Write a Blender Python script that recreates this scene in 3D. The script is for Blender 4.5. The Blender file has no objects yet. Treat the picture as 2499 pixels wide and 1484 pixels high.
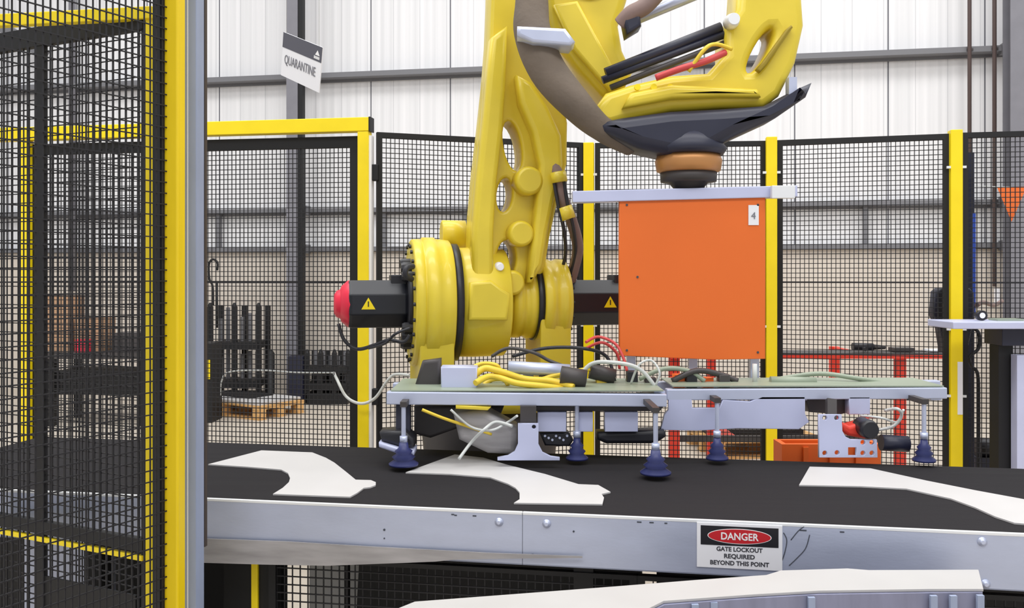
import bpy, bmesh, math, random
from mathutils import Vector, Matrix
random.seed(7)
S = bpy.context.scene
C = S.collection
PI = math.pi

# ------------------------------------------------------------------ camera
F = 2200.0; CX = 1249.5; HY = 670.0; CH = 1.4
cd = bpy.data.cameras.new('camera'); cam = bpy.data.objects.new('camera', cd); C.objects.link(cam)
cam.location = (0, 0, CH); cam.rotation_euler = (PI/2, 0, 0)
cd.sensor_fit = 'HORIZONTAL'; cd.sensor_width = 36.0; cd.lens = 36.0*F/2499.0
cd.shift_y = -(742.0-HY)/2499.0
cd.clip_start = 0.05; cd.clip_end = 200
S.camera = cam
# ------------------------------------------------------------------ light
w = bpy.data.worlds.new('world'); S.world = w; w.use_nodes = True
bg = w.node_tree.nodes['Background']; bg.inputs[0].default_value = (0.93, 0.95, 1.0, 1); bg.inputs[1].default_value = 0.68
def area(name, loc, rot, sx, sy, energy, col=(1, 1, 1)):
    l = bpy.data.lights.new(name, 'AREA'); l.shape = 'RECTANGLE'; l.size = sx; l.size_y = sy
    l.energy = energy; l.color = col
    o = bpy.data.objects.new(name, l); o.location = loc; o.rotation_euler = rot; C.objects.link(o); return o
area('hall_light', (0.3, 5.6, 8.2), (0, 0, 0), 18, 1.5, 560, (1, .99, .97))
area('hall_light', (0.0, 2.2, 7.6), (0, 0, 0), 11, 1.2, 330, (1, .99, .97))
area('hall_light', (0.5, -1.6, 6.4), (math.radians(38), 0, 0), 10, 1.5, 250, (1, .99, .98))
S.view_settings.view_transform = 'Standard'; S.view_settings.look = 'None'
S.view_settings.gamma = 1.0; S.view_settings.exposure = 0.0
try: S.view_settings.use_curve_mapping = False
except Exception: pass

# ------------------------------------------------------------------ materials
def lin(c):
    c = c/255.0
    return c/12.92 if c <= 0.04045 else ((c+0.055)/1.055)**2.4
def mat(name, rgb, rough=0.5, metal=0.0, var=0.0, vscale=8.0, bump=0.0, bscale=60.0, coat=0.0, stretch=(1, 1, 1), trans=0.0, alpha=1.0):
    m = bpy.data.materials.new(name); m.use_nodes = True
    nt = m.node_tree; b = nt.nodes['Principled BSDF']
    base = (lin(rgb[0]), lin(rgb[1]), lin(rgb[2]), 1)
    b.inputs['Base Color'].default_value = base
    b.inputs['Roughness'].default_value = rough; b.inputs['Metallic'].default_value = metal
    if coat: b.inputs['Coat Weight'].default_value = coat
    if trans: b.inputs['Transmission Weight'].default_value = trans
    if alpha < 1: b.inputs['Alpha'].default_value = alpha
    tc = nt.nodes.new('ShaderNodeTexCoord'); mp = nt.nodes.new('ShaderNodeMapping'); mp.inputs['Scale'].default_value = stretch
    nt.links.new(tc.outputs['Object'], mp.inputs[0])
    if var:
        n = nt.nodes.new('ShaderNodeTexNoise'); n.inputs['Scale'].default_value = vscale; n.inputs['Detail'].default_value = 6
        nt.links.new(mp.outputs[0], n.inputs['Vector'])
        r = nt.nodes.new('ShaderNodeValToRGB')
        r.color_ramp.elements[0].position = 0.3; r.color_ramp.elements[1].position = 0.7
        r.color_ramp.elements[0].color = tuple(max(0, x*(1-var)) for x in base[:3])+(1,)
        r.color_ramp.elements[1].color = tuple(min(1, x*(1+var*.6)) for x in base[:3])+(1,)
        nt.links.new(n.outputs['Fac'], r.inputs[0]); nt.links.new(r.outputs[0], b.inputs['Base Color'])
        mr = nt.nodes.new('ShaderNodeMapRange'); mr.inputs[3].default_value = max(0, rough-.1); mr.inputs[4].default_value = min(1, rough+.12)
        nt.links.new(n.outputs['Fac'], mr.inputs[0]); nt.links.new(mr.outputs[0], b.inputs['Roughness'])
    if bump:
        n2 = nt.nodes.new('ShaderNodeTexNoise'); n2.inputs['Scale'].default_value = bscale
        nt.links.new(mp.outputs[0], n2.inputs['Vector'])
        bp = nt.nodes.new('ShaderNodeBump'); bp.inputs['Strength'].default_value = bump; bp.inputs['Distance'].default_value = 0.004
        nt.links.new(n2.outputs['Fac'], bp.inputs['Height']); nt.links.new(bp.outputs[0], b.inputs['Normal'])
    return m
M = dict(
 fy=mat('fence_yellow', (250, 222, 12), .42, var=.05),
 py=mat('post_yellow', (236, 204, 16), .4, var=.05, vscale=5, stretch=(6, 6, 1)),
 ry=mat('robot_yellow', (226, 202, 56), .38, var=.05, coat=.2, bump=.05),
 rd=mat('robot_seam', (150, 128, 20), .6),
 blk=mat('black_frame', (11, 11, 14), .6),
 wire=mat('black_wire', (24, 23, 27), .6),
 rub=mat('belt_rubber', (30, 28, 31), .85, var=.12, vscale=3, stretch=(1, 9, 1), bump=.1),
 galv=mat('galvanised_steel', (188, 195, 216), .42, .35, var=.08, vscale=5, bump=.06, stretch=(1, 1, 3)),
 galvl=mat('bright_edge_steel', (236, 238, 240), .35, .2),
 dirty=mat('dirty_steel', (168, 165, 166), .5, .25, var=.25, vscale=5, stretch=(1, 4, 8)),
 post_g=mat('channel_grey', (152, 163, 188), .5, .1, var=.06, stretch=(4, 4, 1)),
 brown=mat('dark_brown_edge', (66, 56, 50), .6),
 alu=mat('aluminium', (196, 203, 226), .33, .35, var=.05),
 alub=mat('brushed_plate', (200, 205, 235), .4, .2, var=.04),
 wht=mat('white_sheet', (196, 194, 193), .5, var=.02),
 whtt=mat('white_tray', (184, 182, 180), .5, var=.02),
 wbox=mat('white_box', (225, 225, 222), .6),
 steelc=mat('grey_steelwork', (128, 127, 134), .5, var=.06),
 girt=mat('girt_grey', (118, 118, 122), .5),
 org=mat('orange_panel', (236, 112, 36), .5, var=.03, vscale=3),
 orgb=mat('orange_bin', (236, 104, 30), .5),
 red=mat('red_bench', (226, 60, 40), .5),
 cap=mat('red_cap', (226, 36, 66), .4),
 mot=mat('motor_black', (26, 28, 36), .38),
 mots=mat('motor_black_side', (34, 34, 40), .4),
 hose=mat('hose_black', (40, 40, 46), .5, bump=.4, bscale=90),
 hoseg=mat('hose_sleeve_grey', (112, 100, 88), .75, var=.18, bump=.4),
 hoseb=mat('brown_loom', (134, 112, 106), .7, var=.2),
 navy=mat('wrist_navy', (38, 40, 58), .4, var=.1),
 bronze=mat('bronze', (196, 140, 86), .4, .4),
 dgrey=mat('dark_grey', (72, 68, 68), .5, .2, var=.1),
 blue=mat('suction_blue', (48, 54, 106), .4),
 bstrip=mat('blue_strip', (50, 84, 190), .4),
 navyc=mat('navy_column', (30, 32, 52), .45),
 grn=mat('green_grey_sheet', (150, 161, 142), .35, var=.06),
 ylw=mat('yellow_hose', (232, 200, 60), .45),
 gl=mat('clear_hose', (205, 208, 205), .3),
 redh=mat('red_hose', (205, 70, 70), .4),
 wood=mat('pallet_wood', (214, 168, 108), .75, var=.2, vscale=6, stretch=(1, 6, 6)),
 card=mat('cardboard', (176, 140, 110), .8),
 conc=mat('floor_concrete', (198, 188, 174), .55, var=.07, vscale=1.5, bump=.05),
 dado=mat('concrete_wall', (214, 204, 192), .8, var=.06, vscale=2, bump=.1),
 txtk=mat('text_dark', (60, 60, 66), .6), txtg=mat('text_grey', (120, 120, 128), .6), txtw=mat('text_white', (245, 245, 245), .5),
 dred=mat('danger_red', (198, 30, 40), .45), dblk=mat('danger_black', (26, 26, 32), .45),
 sgn=mat('sign_white', (240, 240, 244), .5), sgd=mat('sign_charcoal', (84, 84, 94), .5),
 gsheet=mat('grey_roll', (116, 116, 120), .5, var=.15),
 pipe=mat('brown_conduit', (92, 78, 76), .5),
 pend=mat('pennant_orange', (250, 120, 50), .6),
 scr=mat('scratch', (70, 74, 84), .7),
)
def wall_material():
    m = bpy.data.materials.new('corrugated_white_cladding'); m.use_nodes = True
    nt = m.node_tree; b = nt.nodes['Principled BSDF']; b.inputs['Roughness'].default_value = .85; b.inputs['Specular IOR Level'].default_value = .2
    tc = nt.nodes.new('ShaderNodeTexCoord'); sp = nt.nodes.new('ShaderNodeSeparateXYZ'); nt.links.new(tc.outputs['Object'], sp.inputs[0])
    def mth(op, a, bv=None):
        n = nt.nodes.new('ShaderNodeMath'); n.operation = op
        if isinstance(a, (int, float)): n.inputs[0].default_value = a
        else: nt.links.new(a, n.inputs[0])
        if bv is not None:
            if isinstance(bv, (int, float)): n.inputs[1].default_value = bv
            else: nt.links.new(bv, n.inputs[1])
        return n.outputs[0]
    x = sp.outputs[0]
    rib = mth('SINE', mth('MULTIPLY', x, 2*PI/.1))
    fr = mth('FRACT', mth('DIVIDE', mth('ADD', x, 50.0), .93))
    joint = mth('LESS_THAN', fr, .016)
    joint2 = mth('LESS_THAN', mth('FRACT', mth('DIVIDE', mth('ADD', x, 50.35), .31)), .025)
    nz = nt.nodes.new('ShaderNodeTexNoise'); nz.inputs['Scale'].default_value = 1.0; nz.inputs['Detail'].default_value = 5
    mp = nt.nodes.new('ShaderNodeMapping'); mp.inputs['Scale'].default_value = (22, 1, .15)
    nt.links.new(tc.outputs['Object'], mp.inputs[0]); nt.links.new(mp.outputs[0], nz.inputs['Vector'])
    cr = nt.nodes.new('ShaderNodeValToRGB'); cr.color_ramp.elements[0].position = .3; cr.color_ramp.elements[1].position = .7
    cr.color_ramp.elements[0].color = (lin(226), lin(226), lin(227), 1); cr.color_ramp.elements[1].color = (lin(241), lin(240), lin(241), 1)
    nt.links.new(nz.outputs['Fac'], cr.inputs[0])
    mx = nt.nodes.new('ShaderNodeMix'); mx.data_type = 'RGBA'
    nt.links.new(joint, mx.inputs[0]); nt.links.new(cr.outputs[0], mx.inputs[6]); mx.inputs[7].default_value = (lin(120), lin(120), lin(126), 1)
    mx2 = nt.nodes.new('ShaderNodeMix'); mx2.data_type = 'RGBA'
    nt.links.new(mth('MULTIPLY', joint2, .5), mx2.inputs[0]); nt.links.new(mx.outputs[2], mx2.inputs[6]); mx2.inputs[7].default_value = (lin(180), lin(180), lin(184), 1)
    nt.links.new(mx2.outputs[2], b.inputs['Base Color'])
    bp = nt.nodes.new('ShaderNodeBump'); bp.inputs['Strength'].default_value = .25; bp.inputs['Distance'].default_value = .01
    nt.links.new(rib, bp.inputs['Height']); nt.links.new(bp.outputs[0], b.inputs['Normal'])
    return m
M['clad'] = wall_material()
M['rub'].node_tree.nodes['Principled BSDF'].inputs['Specular IOR Level'].default_value = .25

# ------------------------------------------------------------------ pixel to place
def A(x): return (x-CX)/F
def P(x, y, Y): return Vector((A(x)*Y, Y, CH-(y-HY)/F*Y))
def YK(x, pl): return pl[0]/(1+pl[1]*A(x))           # depth where the ray of column x meets plane Y = Y0 - k X
def PP(x, y, pl): return P(x, y, YK(x, pl))
def PZ(x, y, z): return P(x, y, (CH-z)*F/(y-HY))     # point of a horizontal surface at height z
BK = .165; BN = (2.27, BK); BF = (3.06, BK)
U = Vector((1, -BK, 0)).normalized(); V = Vector((BK, 1, 0)).normalized(); ZZ = Vector((0, 0, 1))

# ------------------------------------------------------------------ mesh builder
class MB:
    def __init__(s): s.bm = bmesh.new(); s.sm = False
    def box(s, c, u, v, z, bev=0.0):
        vs = []
        for k in (-1, 1):
            for j in (-1, 1):
                for i in (-1, 1): vs.append(s.bm.verts.new(c+u*i+v*j+z*k))
        for f in ((0, 2, 3, 1), (4, 5, 7, 6), (0, 1, 5, 4), (2, 6, 7, 3), (0, 4, 6, 2), (1, 3, 7, 5)):
            s.bm.faces.new([vs[i] for i in f])
        return s
    def bx(s, x0, x1, y0, y1, z0, z1):
        return s.box(Vector(((x0+x1)/2, (y0+y1)/2, (z0+z1)/2)), Vector(((x1-x0)/2, 0, 0)), Vector((0, (y1-y0)/2, 0)), Vector((0, 0, (z1-z0)/2)))
    def beam(s, p, q, wd, ht, up=ZZ):
        d = (q-p); l = d.length; d.normalize(); sd = d.cross(up)
        if sd.length < 1e-4: sd = d.cross(Vector((1, 0, 0)))
        sd.normalize(); u2 = sd.cross(d).normalized()
        return s.box((p+q)/2, d*(l/2), sd*(wd/2), u2*(ht/2))
    def lathe(s, prof, o, d, n=48, cap=True, ph=0.0):
        d = d.normalized(); a = d.cross(Vector((0, 0, 1)) if abs(d.z) < .9 else Vector((1, 0, 0))).normalized(); b = d.cross(a)
        rings = []
        for t, r in prof:
            rings.append([s.bm.verts.new(o+d*t+(a*math.cos(2*PI*i/n+ph)+b*math.sin(2*PI*i/n+ph))*r) for i in range(n)])
        for k in range(len(rings)-1):
            for i in range(n):
                f = s.bm.faces.new((rings[k][i], rings[k][(i+1) % n], rings[k+1][(i+1) % n], rings[k+1][i])); f.smooth = n > 10
        if cap:
            s.bm.faces.new(rings[0]); s.bm.faces.new(rings[-1][::-1])
        return s
    def cyl(s, p, q, r, n=16, r2=None):
        return s.lathe([(0, r), ((q-p).length, r if r2 is None else r2)], p, q-p, n)
    def tube(s, pts, r, n=8, sub=6):
        if len(pts) > 2 and sub > 1:
            out = []
            for i in range(len(pts)-1):
                p0 = pts[max(i-1, 0)]; p1 = pts[i]; p2 = pts[i+1]; p3 = pts[min(i+2, len(pts)-1)]
                for j in range(sub):
                    t = j/sub
                    out.append(.5*((2*p1)+(p2-p0)*t+(2*p0-5*p1+4*p2-p3)*t*t+(3*p1-p0-3*p2+p3)*t**3))
            out.append(pts[-1]); pts = out
        rings = []; prev = None
        for i, p in enumerate(pts):
            d = (pts[min(i+1, len(pts)-1)]-pts[max(i-1, 0)]).normalized()
            if prev is None:
                a = d.cross(Vector((0, 1, 0)));
                if a.length < .1: a = d.cross(Vector((1, 0, 0)))
            else: a = prev-d*prev.dot(d)
            a.normalize(); prev = a; b = d.cross(a)
            rr = r(i/(len(pts)-1)) if callable(r) else r
            rings.append([s.bm.verts.new(p+(a*math.cos(2*PI*k/n)+b*math.sin(2*PI*k/n))*rr) for k in range(n)])
        for k in range(len(rings)-1):
            for i in range(n):
                f = s.bm.faces.new((rings[k][i], rings[k][(i+1) % n], rings[k+1][(i+1) % n], rings[k+1][i])); f.smooth = True
        s.bm.faces.new(rings[0]); s.bm.faces.new(rings[-1][::-1])
        return s
    def prism(s, pts, ex):
        a = [s.bm.verts.new(p) for p in pts]; b = [s.bm.verts.new(p+ex) for p in pts]; n = len(pts)
        s.bm.faces.new(a); s.bm.faces.new(b[::-1])
        for i in range(n): s.bm.faces.new((a[i], b[i], b[(i+1) % n], a[(i+1) % n]))
        return s
    def plate(s, outer, holes, pl, th, bev=0.0):
        """outline in picture columns/rows laid on plane pl, given real thickness th going back"""
        k = pl[1]; u = Vector((1, -k, 0)).normalized(); n = Vector((k, 1, 0)).normalized()
        o = Vector((0, pl[0], 0))
        def loc(x, y):
            p = PP(x, y, pl)-o; return (p.dot(u), p.z)
        cu = bpy.data.curves.new('t', 'CURVE'); cu.dimensions = '2D'; cu.fill_mode = 'BOTH'
        cu.extrude = th/2-bev; cu.bevel_depth = bev; cu.bevel_resolution = 2; cu.offset = -bev
        for poly in [outer]+list(holes):
            sp = cu.splines.new('POLY'); sp.points.add(len(poly)-1); sp.use_cyclic_u = True
            for i, (x, y) in enumerate(poly):
                a, b = loc(x, y); sp.points[i].co = (a, b, 0, 1)
        ob = bpy.data.objects.new('t', cu); C.objects.link(ob)
        dg = bpy.context.evaluated_depsgraph_get(); dg.update()
        me = bpy.data.meshes.new_from_object(ob.evaluated_get(dg))
        mtx = Matrix(((u.x, 0, n.x, o.x+n.x*th/2), (u.y, 0, n.y, o.y+n.y*th/2), (0, 1, 0, 0), (0, 0, 0, 1)))
        me.transform(mtx); s.bm.from_mesh(me)
        bpy.data.objects.remove(ob); bpy.data.curves.remove(cu); bpy.data.meshes.remove(me)
        return s
    def text(s, body, c, u, v, size, th=.0008, width=None, bold=0.0):
        cu = bpy.data.curves.new('t', 'FONT'); cu.body = body; cu.size = size; cu.extrude = th/2
        cu.offset = size*bold; cu.align_x = 'CENTER'; cu.align_y = 'CENTER'; cu.resolution_u = 3
        ob = bpy.data.objects.new('t', cu); C.objects.link(ob)
        dg = bpy.context.evaluated_depsgraph_get(); dg.update()
        me = bpy.data.meshes.new_from_object(ob.evaluated_get(dg))
        sx = 1.0
        if width and len(me.vertices):
            xs = [q.co.x for q in me.vertices]; sx = width/(max(xs)-min(xs))
        u = u.normalized(); v = v.normalized(); n = u.cross(v)
        me.transform(Matrix(((u.x*sx, v.x, n.x, c.x), (u.y*sx, v.y, n.y, c.y), (u.z*sx, v.z, n.z, c.z), (0, 0, 0, 1))))
        s.bm.from_mesh(me); bpy.data.objects.remove(ob); bpy.data.curves.remove(cu); bpy.data.meshes.remove(me)
        return s
    def grid(s, o, u, w, h, pu, pz, wire):
        """welded mesh: o lower corner, u along, w by h"""
        n = u.cross(ZZ)
        nu = int(w/pu); nz = int(h/pz)
        for i in range(nu+1):
            c = o+u*(i*w/nu)+ZZ*(h/2); s.box(c, u*(wire/2), n*(wire/2), ZZ*(h/2))
        for j in range(nz+1):
            c = o+u*(w/2)+ZZ*(j*h/nz)+n*wire*.9; s.box(c, u*(w/2), n*(wire/2), ZZ*(wire/2))
        return s
    def build(s, name, m, parent=None, bevel=0.0, label=None):
        me = bpy.data.meshes.new(name)
        bmesh.ops.recalc_face_normals(s.bm, faces=s.bm.faces)
        if parent is None:
            vs = [v.co for v in s.bm.verts]
            org = Vector(((min(v.x for v in vs)+max(v.x for v in vs))/2, (min(v.y for v in vs)+max(v.y for v in vs))/2, min(v.z for v in vs)))
        else: org = wloc(parent)
        for v in s.bm.verts: v.co -= org
        s.bm.to_mesh(me); s.bm.free(); me.materials.append(m)
        o = bpy.data.objects.new(name, me); C.objects.link(o)
        if parent is None: o.location = org
        else: o.parent = parent
        if bevel:
            bv = o.modifiers.new('b', 'BEVEL'); bv.width = bevel; bv.segments = 2; bv.limit_method = 'ANGLE'; bv.angle_limit = math.radians(40)
        if label: o['label'] = label
        return o
def wloc(o):
    p = o.location.copy()
    while o.parent: o = o.parent; p += o.location
    return p
def tag(o, label, cat, group=None):
    o['label'] = label; o['category'] = cat
    if group: o['group'] = group
    return o
def thing(name, loc, label, cat, group=None):
    o = bpy.data.objects.new(name, None); C.objects.link(o); o.location = loc; o.empty_display_size = .1
    return tag(o, label, cat, group)
def struct(o): o['kind'] = 'structure'; return o

# ================================================================== the hall
o = MB().bx(-16, 16, -4, 14, -.1, 0).build('floor', M['conc']); struct(o)
WK = .175; WU = Vector((1, -WK, 0)).normalized(); WV = Vector((WK, 1, 0)).normalized(); WP = (10.0, WK)
def wall_obj(name, m, off, z0, z1, th=.1):
    me = bpy.data.meshes.new(name); b = bmesh.new()
    s = MB(); s.bx(-14, 14, 0, th, z0, z1)
    s.bm.to_mesh(me); s.bm.free(); b.free(); me.materials.append(m)
    o = bpy.data.objects.new(name, me); C.objects.link(o)
    o.location = Vector((0, 10.0, 0))+WV*off; o.rotation_euler = (0, 0, -math.atan(WK)); return struct(o)
wall_obj('wall_back', M['clad'], 0.0, 0, 10)
wall_obj('wall_back_lower', M['dado'], -.06, 0, 1.66, .055)
def WPt(x, z, off=0.0):
    Y = (10.0+off*1.015)/(1+WK*A(x)); return Vector((A(x)*Y, Y, z))
def girt(n, z, h, d=.12):
    p = Vector((-14*WU.x, 10-14*WU.y, 0)); p = Vector((0, 10, 0))-WU*12-WV*(d/2+.003); q = Vector((0, 10, 0))+WU*12-WV*(d/2+.003)
    s = MB(); s.beam(p+ZZ*z, q+ZZ*z, d, h)
    # lip below makes the C section
    s.beam(p+ZZ*(z-h*.75)-WV*(-d*.4), q+ZZ*(z-h*.75)-WV*(-d*.4), d*.15, h*.5)
    return struct(s.build('trim_%d' % n, M['girt']))
girt(1, 3.655, .055, .17); girt(2, 2.13, .05); girt(3, 1.69, .05)
k = 4
for x in (535, 938, 1138, 2112, 2470):
    p = WPt(x, 1.715, -.05); q = WPt(x, 2.105, -.05)
    struct(MB().beam(p, q, .05, .04, WV).build('trim_%d' % k, M['girt'])); k += 1
def column(x, label, wd=.17, dp=.2):
    base = WPt(x, 0, -.33); t = thing('steel_column', base, label, 'column')
    s = MB(); s.box(base-WV*dp/2+ZZ*4.5, WU*(wd/2), WV*.008, ZZ*4.5); s.box(base+WV*dp/2+ZZ*4.5, WU*(wd/2), WV*.008, ZZ*4.5)
    s.build('flange', M['steelc'], t)
    MB().box(base+ZZ*4.5, WU*.006, WV*(dp/2-.008), ZZ*4.5).build('web', M['blk'], t)  # web coloured black to carry the shade between the flanges
    MB().box(base+ZZ*.01, WU*(wd*.7), WV*(dp*.7), ZZ*.01).build('base_plate', M['steelc'], t)
    s = MB()
    for z in (1.69, 2.13, 3.65): s.box(base+ZZ*z+WV*.19, WU*.07, WV*.065, ZZ*.05)
    s.build('cleat', M['girt'], t)
    return t, base
cq, cb_ = column(722, 'grey steel column behind the hanging quarantine sign', .13)
MB().box(cb_+ZZ*4.5+WU*.093-WV*.06, WU*.027, WV*.035, ZZ*4.48).build('web_shade', M['blk'], cq, 0, 'black strip standing in for the shaded web of the column')  # black box added to show the web's shaded side past the flange
column(2478, 'grey steel column at the right end of the hall wall', .16)
def conduit(x, z0, label, r=.018):
    p = WPt(x, z0, -.2); q = WPt(x, 9, -.2)
    t = thing('conduit', p, label, 'pipe')
    MB().cyl(p, q, r, 12).build('pipe', M['pipe'], t)
    s = MB()
    for z in (2.13, 3.65): s.box(WPt(x, z, -.16), WU*.03, WV*.02, ZZ*.012)
    s.build('clamp', M['dgrey'], t)
    return t
conduit(2366, 1.28, 'brown conduit pipe running down the wall left of the other conduit', .019)
c2 = conduit(2427, 1.28, 'brown conduit pipe beside the right steel column ending in a white switch', .02)
MB().box(WPt(2433, 1.19, -.2), WU*.022, WV*.02, ZZ*.07).build('switch', M['sgn'], c2, .004, 'white isolator switch')
tag(MB().cyl(WPt(176, 1.2, -.15), WPt(176, 9, -.15), .04, 14).build('downpipe', M['steelc']), 'grey downpipe on the wall behind the left mesh gate', 'pipe')
tag(MB().beam(WPt(-150, 4.9, -.3), WPt(110, 3.9+.1, -.3), .1, .12).build('wall_brace', M['girt']), 'dark diagonal steel brace at the top left corner', 'brace')

# ------------------------------------------------------------------ quarantine sign
so = P(692, 78, 6.0)
su = P(787, 116, 5.66)-so
yy = 5.6
while (P(685, 183, yy)-so).dot(su) > 0 and yy < 6.5: yy += .002
sv = P(685, 183, yy)-so
t = thing('hanging_sign', so+sv, 'white QUARANTINE sign with charcoal band hanging high by the steel column', 'sign')
sn = su.cross(sv).normalized()
if sn.y > 0: sn = -sn
cen = so+su/2+sv/2
MB().box(cen-sn*.004, su/2, sv/2, sn*.003).build('board', M['sgn'], t)
MB().box(so+su/2+sv*.17, su/2, sv*.17, sn*.0008).build('band', M['sgd'], t, 0, 'charcoal header band')
b = MB(); o1 = so+su*.9+sv*.1+sn*.0015
b.prism([o1, o1+su*.055+sv*.11, o1-su*.055+sv*.11], sn*.001)
for i in range(5): b.box(so+su*(.83+.028*i)+sv*.265+sn*.0015, su*.010, sv*.03, sn*.0006)
b.build('logo', M['txtw'], t, 0, 'small white triangle emblem and name')
MB().text('QUARANTINE', so+su*.48+sv*.6+sn*.002, su, -sv, .085, .001, su.length*.8).build('lettering', M['txtg'], t)
b = MB()
for q in (.08, .92): b.tube([so+su*q+sv*.02, so+su*q+ZZ*3.6], .0012, 5, 1)
b.build('hanging_wire', M['gl'], t)

# ================================================================== back fence
def post(x, Y, z1, label, wd=.056, m='fy', clips=True):
    p = P(x, HY, Y); p.z = 0
    t = thing('fence_post', p, label, 'fence post')
    MB().box(p+ZZ*(z1/2), U*(wd/2), V*(wd/2), ZZ*(z1/2)).build('upright', M[m], t, .003)
    MB().box(p+ZZ*.006, U*wd, V*wd, ZZ*.006).build('foot_plate', M[m], t)
    if clips:
        for z in (1.93, 1.13, .8):
            for sx in (-1, 1):
                c = p+ZZ*z+U*sx*(wd/2+.008)-V*.02
                MB().box(c, U*.009, V*.006, ZZ*.006).build('clip', M['galvl'], t)
    return t
def panel(name, x0, Y0, x1, Y1, z0, z1, label, fr=.03, pu=.0215, pz=.0245, wire=.0036, cat='fence panel', frt=None, group=None):
    p = P(x0, HY, Y0); q = P(x1, HY, Y1); p.z = q.z = 0
    u = (q-p).normalized(); L = (q-p).length; n = u.cross(ZZ)
    t = thing(name, (p+q)/2, label, cat, group)
    frt = frt or fr
    s = MB()
    s.box(p+u*fr/2+ZZ*(z0+z1)/2, u*fr/2, n*.015, ZZ*(z1-z0)/2)
    s.box(q-u*fr/2+ZZ*(z0+z1)/2, u*fr/2, n*.015, ZZ*(z1-z0)/2)
    s.box((p+q)/2+ZZ*(z1-frt/2), u*(L/2-fr), n*.0149, ZZ*frt/2)
    s.box((p+q)/2+ZZ*(z0+frt/2), u*(L/2-fr), n*.0149, ZZ*frt/2)
    s.build('frame', M['blk'], t)
    s = MB(); s.grid(p+u*fr+ZZ*(z0+frt), u, L-2*fr, z1-z0-2*frt, pu, pz, wire)
    s.box((p+q)/2+ZZ*1.36, u*(L/2-fr), n*.004, ZZ*.004)
    s.build('wire_mesh', M['wire'], t)
    return t, p, q, u, n
# portal with sliding door
pl = P(890, HY, 4.43); pr = P(65, HY, 4.73); pl.z = pr.z = 0
t = thing('door_portal', (pl+pr)/2, 'yellow door portal frame framing the black mesh gate', 'gate frame')
du = (pl-pr).normalized(); dn = du.cross(ZZ)
for q, wd in ((pl, .056), (pr, .044)):
    MB().box(q+ZZ*1.05, du*wd/2, dn*.028, ZZ*1.05).build('post', M['fy'], t, .003)
a_ = pr-du*.35; b_ = pl+du*.03
MB().box((a_+b_)/2+ZZ*2.135, du*((a_-b_).length/2), dn*.03, ZZ*.034).build('lintel', M['fy'], t, .003)
MB().box(b_+du*.004+ZZ*2.135, du*.004, dn*.031, ZZ*.035).build('end_cap', M['blk'], t)
MB().box(pl+du*.05+ZZ*1.9-dn*.01, du*.02, dn*.02, ZZ*.04).build('hinge', M['blk'], t, .004)
MB().box(pl+du*.05+ZZ*.8-dn*.01, du*.02, dn*.02, ZZ*.04).build('hinge', M['blk'], t, .004)
MB().box(pl+du*.034+ZZ*1.05, du*.006, dn*.02, ZZ*1.03).build('strike_strip', M['sgn'], t, 0, 'pale strip along the post')
panel('mesh_gate', 76, 4.76, 877, 4.47, .08, 2.085, 'black mesh gate leaf hanging inside the yellow portal', .044, frt=.055, cat='gate')
panel('wire_fence', 919, 4.44, 1421, 4.80, .1, 2.1, 'black mesh fence panel between the yellow portal and the robot arm', .026)
post(1437, 4.80, 2.1, 'yellow fence post behind the robot motor, left of the orange panel', .055)
panel('wire_fence', 1452, 4.81, 1869, 4.73, .1, 2.1, 'black mesh fence panel behind the orange panel', .026)
post(1882, 4.70, 2.115, 'yellow fence post at the right edge of the orange panel', .055)
panel('wire_fence', 1896, 4.71, 2316, 4.49, .1, 2.1, 'wide black mesh fence panel in front of the red bench', .028)
pp = post(2331, 4.47, 2.115, 'yellow fence post crossed by the grey shelf at the right', .056)
q = wloc(pp); MB().box(q+ZZ*.84+U*.014-V*.03, U*.012, V*.001, ZZ*.13).build('sticker', M['sgn'], pp, 0, 'white strip label')
panel('wire_fence', 2347, 4.46, 2720, 4.33, .1, 2.1, 'black mesh fence panel at the right edge behind the work stand', .026)

# ================================================================== near left guard
pA = P(426, HY, 2.05); pA.z = 0
t = thing('guard_post', pA, 'thick yellow guard post in the left foreground', 'fence post')
MB().box(pA+ZZ*1.2, U*.0175, V*.0175, ZZ*1.2).build('upright', M['py'], t, .004)
MB().box(pA+ZZ*.006, U*.06, V*.06, ZZ*.006).build('foot_plate', M['py'], t)
g0 = P(472, HY, 2.12); g0.z = 0
t = thing('upright_channel', g0, 'grey steel channel standing right of the thick yellow post', 'upright')
s = MB(); s.box(g0+ZZ*1.2-V*.018, U*.0165, V*.0015, ZZ*1.2); s.box(g0+ZZ*1.2-U*.0155, U*.0015, V*.018, ZZ*1.2); s.box(g0+ZZ*1.2+U*.0155, U*.0015, V*.018, ZZ*1.2)
s.build('channel', M['post_g'], t)
MB().box(g0+ZZ*1.2-V*.0205-U*.003, U*.0012, V*.0012, ZZ*1.2).build('edge_rib', M['galvl'], t)
g1 = P(497, HY, 2.15)
MB().box(Vector((g1.x, g1.y, (2.4+.752)/2)), U*.006, V*.006, ZZ*(2.4-.752)/2).build('edge_strip', M['brown'], t)
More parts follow.
